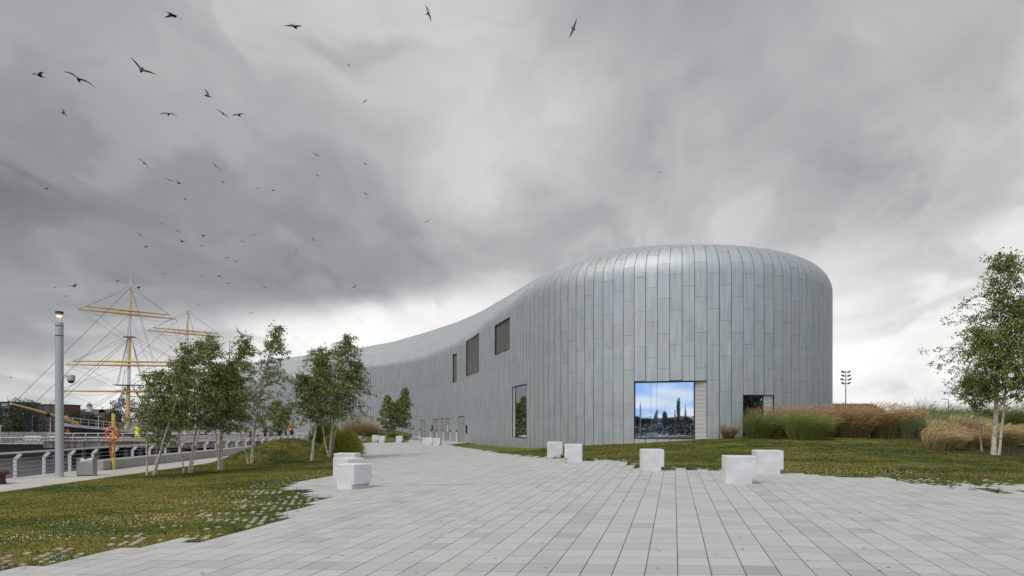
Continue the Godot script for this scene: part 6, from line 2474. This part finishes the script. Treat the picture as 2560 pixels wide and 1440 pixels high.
# ---------------------------------------------------------------- people
# one continuous skin round tapered limbs, meshed as surface nets
func figure(bones: Array, cell: float) -> Array:
	var lo := Vector3(9, 9, 9)
	var hi := -lo
	for b in bones:
		for k in 2:
			var q: Vector3 = Vector3.ONE * (b[2 + k] + 0.06)
			lo = lo.min(b[k] - q)
			hi = hi.max(b[k] + q)
	var nx := int((hi.x - lo.x) / cell) + 2
	var ny := int((hi.y - lo.y) / cell) + 2
	var nz := int((hi.z - lo.z) / cell) + 2
	var f := PackedFloat32Array()
	f.resize(nx * ny * nz)
	f.fill(1.0)
	var blend := 0.035
	for b in bones:
		var a: Vector3 = b[0]
		var d: Vector3 = b[1] - b[0]
		var dd := d.length_squared() + 1e-6
		var m: float = maxf(b[2], b[3]) + 0.1
		var l0 := ((a.min(b[1]) - Vector3.ONE * m - lo) / cell).floor()
		var l1 := ((a.max(b[1]) + Vector3.ONE * m - lo) / cell).ceil()
		for k in range(maxi(0, int(l0.z)), mini(nz, int(l1.z) + 1)):
			for j in range(maxi(0, int(l0.y)), mini(ny, int(l1.y) + 1)):
				for i in range(maxi(0, int(l0.x)), mini(nx, int(l1.x) + 1)):
					var p := lo + Vector3(i, j, k) * cell - a
					var t := clampf(p.dot(d) / dd, 0.0, 1.0)
					var v: float = (p - d * t).length() - lerpf(b[2], b[3], t)
					var q := (k * ny + j) * nx + i
					var o := f[q]
					var h := maxf(blend - absf(o - v), 0.0) / blend
					f[q] = minf(o, v) - h * h * blend * 0.25
	var vid := {}
	var vs := PackedVector3Array()
	var ns := PackedVector3Array()
	for k in nz - 1:
		for j in ny - 1:
			for i in nx - 1:
				var q := (k * ny + j) * nx + i
				var c := [f[q], f[q + 1], f[q + nx], f[q + nx + 1], f[q + nx * ny], f[q + nx * ny + 1], f[q + nx * ny + nx], f[q + nx * ny + nx + 1]]
				var neg := 0
				for z in 8: neg += 1 if c[z] < 0 else 0
				if neg == 0 or neg == 8: continue
				var sum := Vector3.ZERO
				var cnt := 0
				for z in 8:
					for bit in [1, 2, 4]:
						if z & bit: continue
						var y: int = z | bit
						if (c[z] < 0) != (c[y] < 0):
							var t: float = c[z] / (c[z] - c[y])
							var pz := Vector3(z & 1, (z >> 1) & 1, (z >> 2) & 1)
							var py := Vector3(y & 1, (y >> 1) & 1, (y >> 2) & 1)
							sum += pz.lerp(py, t)
							cnt += 1
				vid[q] = vs.size()
				vs.push_back(lo + (Vector3(i, j, k) + sum / cnt) * cell)
				ns.push_back(Vector3(c[1] + c[3] + c[5] + c[7] - c[0] - c[2] - c[4] - c[6], c[2] + c[3] + c[6] + c[7] - c[0] - c[1] - c[4] - c[5], c[4] + c[5] + c[6] + c[7] - c[0] - c[1] - c[2] - c[3]).normalized())
	var ix := PackedInt32Array()
	var st := [1, nx, nx * ny]
	for k in range(1, nz - 1):
		for j in range(1, ny - 1):
			for i in range(1, nx - 1):
				var q := (k * ny + j) * nx + i
				for ax in 3:
					var e: int = q + st[ax]
					if (f[q] < 0) == (f[e] < 0): continue
					var u: int = st[(ax + 1) % 3]
					var w: int = st[(ax + 2) % 3]
					if not (vid.has(q) and vid.has(q - u) and vid.has(q - w) and vid.has(q - u - w)): continue
					var a: int = vid[q]
					var b: int = vid[q - u]
					var c2: int = vid[q - u - w]
					var d2: int = vid[q - w]
					if f[q] < 0: ix.append_array([a, c2, b, a, d2, c2])
					else: ix.append_array([a, b, c2, a, c2, d2])
	return [vs, ns, ix]

func pose(arm: float, stride: float, turn_head: float) -> Array:
	var J := func(x, y, z): return Vector3(x, y, z)
	var hip := 0.92
	var b := [
		[Vector3(0, 1.62, 0.02), Vector3(0, 1.68, 0.0), 0.085, 0.09], [Vector3(0, 1.56, 0.05), Vector3(0, 1.62, 0.03), 0.06, 0.07], [Vector3(0, 1.60, 0.11), Vector3(0, 1.62, 0.10), 0.015, 0.012],
		[Vector3(0, 1.42, 0), Vector3(0, 1.54, 0.01), 0.06, 0.055],
		[Vector3(-0.15, 1.40, 0), Vector3(0.15, 1.40, 0), 0.085, 0.085], [Vector3(0, 1.3, 0), Vector3(0, 1.1, 0), 0.145, 0.125], [Vector3(-0.07, 1.05, 0), Vector3(-0.07, 0.92, 0), 0.11, 0.115], [Vector3(0.07, 1.05, 0), Vector3(0.07, 0.92, 0), 0.11, 0.115], [Vector3(0, 1.2, 0.03), Vector3(0, 1.0, 0.02), 0.12, 0.12]]
	for s in [-1.0, 1.0]:
		var kn := Vector3(0.10 * s, 0.49, 0.06 * stride * s + 0.02)
		var an := Vector3(0.10 * s, 0.09, 0.16 * stride * s - 0.02)
		b.append([Vector3(0.095 * s, 0.9, 0), kn, 0.095, 0.06])
		b.append([kn, an, 0.06, 0.042])
		b.append([an + Vector3(0, -0.045, -0.02), an + Vector3(0.02 * s, -0.055, 0.15), 0.045, 0.038])
		var el := Vector3(0.25 * s, 1.12, -0.03 + 0.05 * stride * -s)
		var wr := el + Vector3(-0.03 * s, -0.24 + 0.3 * arm, 0.05 + 0.22 * arm)
		b.append([Vector3(0.19 * s, 1.39, 0), el, 0.056, 0.044])
		b.append([el, wr, 0.042, 0.03])
		var hd := (wr - el).normalized()
		b.append([wr, wr + hd * 0.08, 0.034, 0.03])
		for q in 4: b.append([wr + hd * 0.07 + Vector3(0, 0, (q - 1.5) * 0.018), wr + hd * (0.15 - 0.01 * absf(q - 1.2)) + Vector3(-0.012 * s, 0, (q - 1.5) * 0.018 + 0.006), 0.011, 0.008])
		b.append([wr + hd * 0.03 + Vector3(0, 0, 0.025), wr + hd * 0.085 + Vector3(-0.01 * s, 0, 0.055), 0.012, 0.009])
	return b

func people() -> void:
	var poses := [figure(pose(0.0, 0.0, 0.0), 0.035), figure(pose(0.15, 1.0, 0.0), 0.035), figure(pose(0.75, 0.3, 0.0), 0.035)]
	var skin_c := Color(0.46, 0.29, 0.21)
	for p in [[-34.0, 88.5, 0, 2.6, 1.0, Color(0.42, 0.03, 0.04), Color(0.05, 0.06, 0.10), "person in a red jacket standing behind the quay railing"],
			[-33.1, 88.5, 1, 1.2, 0.62, Color(0.40, 0.05, 0.06), Color(0.10, 0.10, 0.12), "small child in red beside the person in the red jacket"],
			[-32.3, 89.0, 2, 0.4, 1.0, Color(0.03, 0.03, 0.035), Color(0.06, 0.05, 0.06), "person in black with a red bag strap behind the railing"],
			[-31.2, 88.0, 0, 3.4, 1.0, Color(0.16, 0.16, 0.18), Color(0.05, 0.05, 0.06), "person in a grey coat behind the railing"],
			[-30.3, 88.6, 0, 0.3, 1.03, Color(0.02, 0.02, 0.022), Color(0.03, 0.03, 0.035), "person in a long black coat, first of the dark trio"],
			[-29.3, 88.0, 1, 2.0, 0.98, Color(0.022, 0.022, 0.03), Color(0.03, 0.03, 0.04), "person in dark clothes walking, second of the dark trio"],
			[-28.8, 89.0, 2, 1.0, 1.0, Color(0.025, 0.025, 0.03), Color(0.05, 0.05, 0.06), "person in dark clothes with arms raised, last of the dark trio"],
			[-63.2 + 1.6, 93.5, 2, 1.4, 0.98, Color(0.035, 0.03, 0.045), Color(0.04, 0.04, 0.06), "person in dark clothes leaning at the jetty railing end"],
			[-60.2, 92.2, 0, 0.6, 0.98, Color(0.42, 0.06, 0.07), Color(0.06, 0.06, 0.1), "person in a red patterned top at the jetty railing"]]:
		var src: Array = poses[p[2]]
		var vs: PackedVector3Array = src[0]
		var cs := PackedColorArray()
		for v in vs:
			var c := skin_c
			if v.y > 1.66 or (v.y > 1.58 and v.z < 0.0 and absf(v.x) < 0.12): c = Color(0.035, 0.025, 0.018)
			elif v.y < 0.1: c = Color(0.03, 0.03, 0.03)
			elif v.y < 0.93 and absf(v.x) < 0.21: c = p[6]
			elif v.y < 1.49 and not (absf(v.x) > 0.2 and v.y < 0.92): c = p[5]
			cs.push_back(c)
		var arr := []
		arr.resize(Mesh.ARRAY_MAX)
		arr[Mesh.ARRAY_VERTEX] = vs
		arr[Mesh.ARRAY_NORMAL] = src[1]
		arr[Mesh.ARRAY_COLOR] = cs
		arr[Mesh.ARRAY_INDEX] = src[2]
		var am := ArrayMesh.new()
		am.add_surface_from_arrays(Mesh.PRIMITIVE_TRIANGLES, arr)
		var o := MeshInstance3D.new()
		o.mesh = am
		o.material_override = M.cloth
		o.name = numbered("person")
		add_child(o)
		tag(o, p[7], "person")
		o.position = Vector3(p[0], -0.86, -p[1]) if p[1] > 89.9 or p[0] < -22.0 else on(p[0], p[1])
		o.rotation.y = p[3]
		o.scale = Vector3.ONE * p[4]

# ---------------------------------------------------------------- materials
func materials() -> void:
	var fine := grain(0.06, 3, 0.86, 1.0, 4)
	var speck := grain(0.22, 4, 0.80, 1.0, 3)
	var blot := grain(0.012, 6, 0.90, 1.0, 5)
	var streak := grain(0.03, 8, 0.86, 1.0, 4, 512, Vector2(1.0, 0.08))
	var stain := grain(0.02, 12, 0.45, 1.0, 5, 512, Vector2(1.0, 0.16))
	var turf := grain(0.05, 14, 0.62, 1.0, 5)
	M.zinc = mat(Color(0.56, 0.60, 0.625), 0.60, 0.72, streak, 0.22)
	M.dark_metal = mat(Color(0.05, 0.052, 0.056), 0.5, 0.4)
	M.mirror_glass = mat(Color(0.60, 0.69, 0.80), 0.015, 1.0, null, 0.35, bumps(0.006, 41, 2.0, 2), 0.02)
	M.pale_slat = mat(Color(0.62, 0.61, 0.58), 0.6, 0.0)
	M.brown_louvre = mat(Color(0.27, 0.25, 0.235), 0.6, 0.0, streak, 0.5)
	M.door_grey = mat(Color(0.42, 0.44, 0.45), 0.5, 0.5, streak, 0.4)
	M.steel = mat(Color(0.42, 0.42, 0.41), 0.42, 0.75, fine, 1.5)
	M.black_plastic = mat(Color(0.015, 0.015, 0.016), 0.45)
	M.notice = mat(Color(0.62, 0.6, 0.42), 0.6)
	M.granite = mat(Color(0.555, 0.56, 0.56), 0.78, 0.0, speck, 0.9, bumps(0.2, 15, 3.0, 3), 0.25)
	M.joint_sand = mat(Color(0.15, 0.13, 0.115), 0.95, 0.0, speck, 2.0)
	M.path_stone = mat(Color(0.52, 0.50, 0.475), 0.8, 0.0, blot, 0.5)
	M.stud = mat(Color(0.58, 0.57, 0.54), 0.85, 0.0, speck, 2.0)
	M.white_stone = mat(Color(0.69, 0.70, 0.71), 0.75, 0.0, grain(0.006, 66, 0.88, 1.0, 6), 0.5, bumps(0.1, 16, 2.0, 4), 0.1)
	M.concrete = mat(Color(0.42, 0.405, 0.38), 0.85, 0.0, blot, 0.6)
	M.pale_concrete = mat(Color(0.48, 0.47, 0.44), 0.85, 0.0, stain, 0.2)
	M.jetty_concrete = mat(Color(0.30, 0.26, 0.225), 0.9, 0.0, stain, 0.12)
	M.pile = mat(Color(0.16, 0.16, 0.16), 0.8, 0.1, stain, 0.3)
	M.pile_and_shade_dark = mat(Color(0.035, 0.033, 0.03), 0.9, 0.0, stain, 0.4)  # gangway piling, and the painted shade under the jetty deck
	M.lawn = mat(Color(1, 1, 1), 1.0, 0.0, turf, 0.8, bumps(0.15, 18, 8.0, 4), 0.8)
	M.rough_grass = mat(Color(0.075, 0.085, 0.03), 1.0, 0.0, turf, 0.05)
	M.blade = mat(Color(1, 1, 1), 0.75)
	M.blade.backlight_enabled = true
	M.blade.backlight = Color(0.10, 0.10, 0.05)
	M.leaf = mat(Color(1, 1, 1), 0.6)
	M.leaf.backlight_enabled = true
	M.leaf.backlight = Color(0.12, 0.14, 0.05)
	M.flower = mat(Color(1, 1, 1), 0.9)
	M.twig = mat(Color(0.085, 0.06, 0.048), 0.9)
	M.birch_bark = mat(Color(0.62, 0.57, 0.52), 0.8, 0.0, bark(), 1.1)
	M.soil = mat(Color(0.115, 0.085, 0.062), 1.0, 0.0, turf, 0.6, bumps(0.12, 19, 8.0, 4), 0.8)
	M.water = mat(Color(0.06, 0.062, 0.06), 0.06, 0.0, null, 0.12, bumps(0.035, 22, 10.0, 4), 0.6)
	M.rail_grey = mat(Color(0.50, 0.54, 0.58), 0.45, 0.25)
	M.rail_wire = mat(Color(0.40, 0.42, 0.44), 0.35, 0.8)
	M.handrail = mat(Color(0.60, 0.57, 0.53), 0.4, 0.4)
	M.white_paint = mat(Color(0.74, 0.74, 0.74), 0.5, 0.0, fine, 0.6)
	M.lamp_grey = mat(Color(0.42, 0.44, 0.47), 0.4, 0.35)
	M.lamp_glass = mat(Color(0.5, 0.5, 0.52), 0.05)
	M.lamp_glass.transparency = BaseMaterial3D.TRANSPARENCY_ALPHA
	M.lamp_glass.albedo_color.a = 0.25
	M.glow = mat(Color(1.0, 0.75, 0.45), 0.5)
	M.glow.emission_enabled = true
	M.glow.emission = Color(1.0, 0.74, 0.5)
	M.glow.emission_energy_multiplier = 1.6
	M.black_gloss = mat(Color(0.012, 0.012, 0.013), 0.12)
	M.bag = mat(Color(0.7, 0.7, 0.7), 0.35)
	M.rust = mat(Color(0.085, 0.042, 0.03), 0.8, 0.0, blot, 2.0)
	M.yellow = mat(Color(0.80, 0.62, 0.16), 0.5, 0.0, fine, 1.0)
	M.bright_yellow = mat(Color(0.78, 0.78, 0.04), 0.5)
	M.orange = mat(Color(0.62, 0.085, 0.03), 0.5)
	M.reflective = mat(Color(0.62, 0.62, 0.6), 0.4)
	M.rope = mat(Color(0.40, 0.10, 0.045), 0.9)
	M.hull_black = mat(Color(0.012, 0.013, 0.018), 0.35)
	M.deck_wood = mat(Color(0.26, 0.19, 0.12), 0.8)
	M.spar = mat(Color(0.70, 0.46, 0.16), 0.5, 0.0, fine, 0.4)
	M.rope_dark = mat(Color(0.055, 0.052, 0.05), 0.9)
	M.brick = mat(Color(0.16, 0.072, 0.055), 0.9, 0.0, fine, 0.4)
	M.sandstone = mat(Color(0.17, 0.085, 0.068), 0.9, 0.0, fine, 0.4)
	M.slate = mat(Color(0.085, 0.09, 0.1), 0.7)
	M.brown_roof = mat(Color(0.095, 0.075, 0.07), 0.8, 0.0, fine, 0.5)
	M.dark_clad = mat(Color(0.05, 0.055, 0.065), 0.7)
	M.frame_grey = mat(Color(0.22, 0.24, 0.27), 0.6)
	M.far_glass = mat(Color(0.25, 0.30, 0.36), 0.08, 0.6)
	M.tower_blue = mat(Color(0.16, 0.22, 0.30), 0.3, 0.3)
	M.tower_grey = mat(Color(0.06, 0.07, 0.09), 0.7)
	M.hill = mat(Color(0.055, 0.075, 0.10), 1.0)
	M.feather = mat(Color(1, 1, 1), 0.8)
	M.cloth = mat(Color(1, 1, 1), 0.9)

# white birch bark: dark dashes across the stem
func bark() -> ImageTexture:
	var k := noise(0.03, 61, 3)
	var im := Image.create(256, 256, false, Image.FORMAT_RGB8)
	for y in 256:
		for x in 256:
			var a := k.get_noise_2d(x * 0.8, y * 4.2)
			var b := k.get_noise_2d(x * 0.5 + 900, y * 0.9)
			var g := 1.0 - 0.75 * ss(0.22, 0.36, a) - 0.35 * ss(0.1, 0.5, b)
			g = clampf(g, 0.1, 1.0)
			im.set_pixel(x, y, Color(g, g * 0.97, g * 0.93))
	im.generate_mipmaps()
	return ImageTexture.create_from_image(im)

func _ready() -> void:
	rng.seed = 20240611
	stage()
	n_patch = noise(0.16, 101, 3)
	n_fine = noise(1.1, 102, 2)
	materials()
	print("materials ", Time.get_ticks_msec())
	ground()
	museum()
	museum_fittings()
	print("museum ", Time.get_ticks_msec())
	plaza()
	gum()
	grass_grid()
	print("plaza ", Time.get_ticks_msec())
	cubes()
	bollards()
	quay()
	ship()
	across()
	beyond_bed()
	behind()
	print("town ", Time.get_ticks_msec())
	birches()
	print("birches ", Time.get_ticks_msec())
	grasses()
	print("grasses ", Time.get_ticks_msec())
	lawn_grass()
	gulls()
	print("gulls ", Time.get_ticks_msec())
	people()
	print("done ", Time.get_ticks_msec())
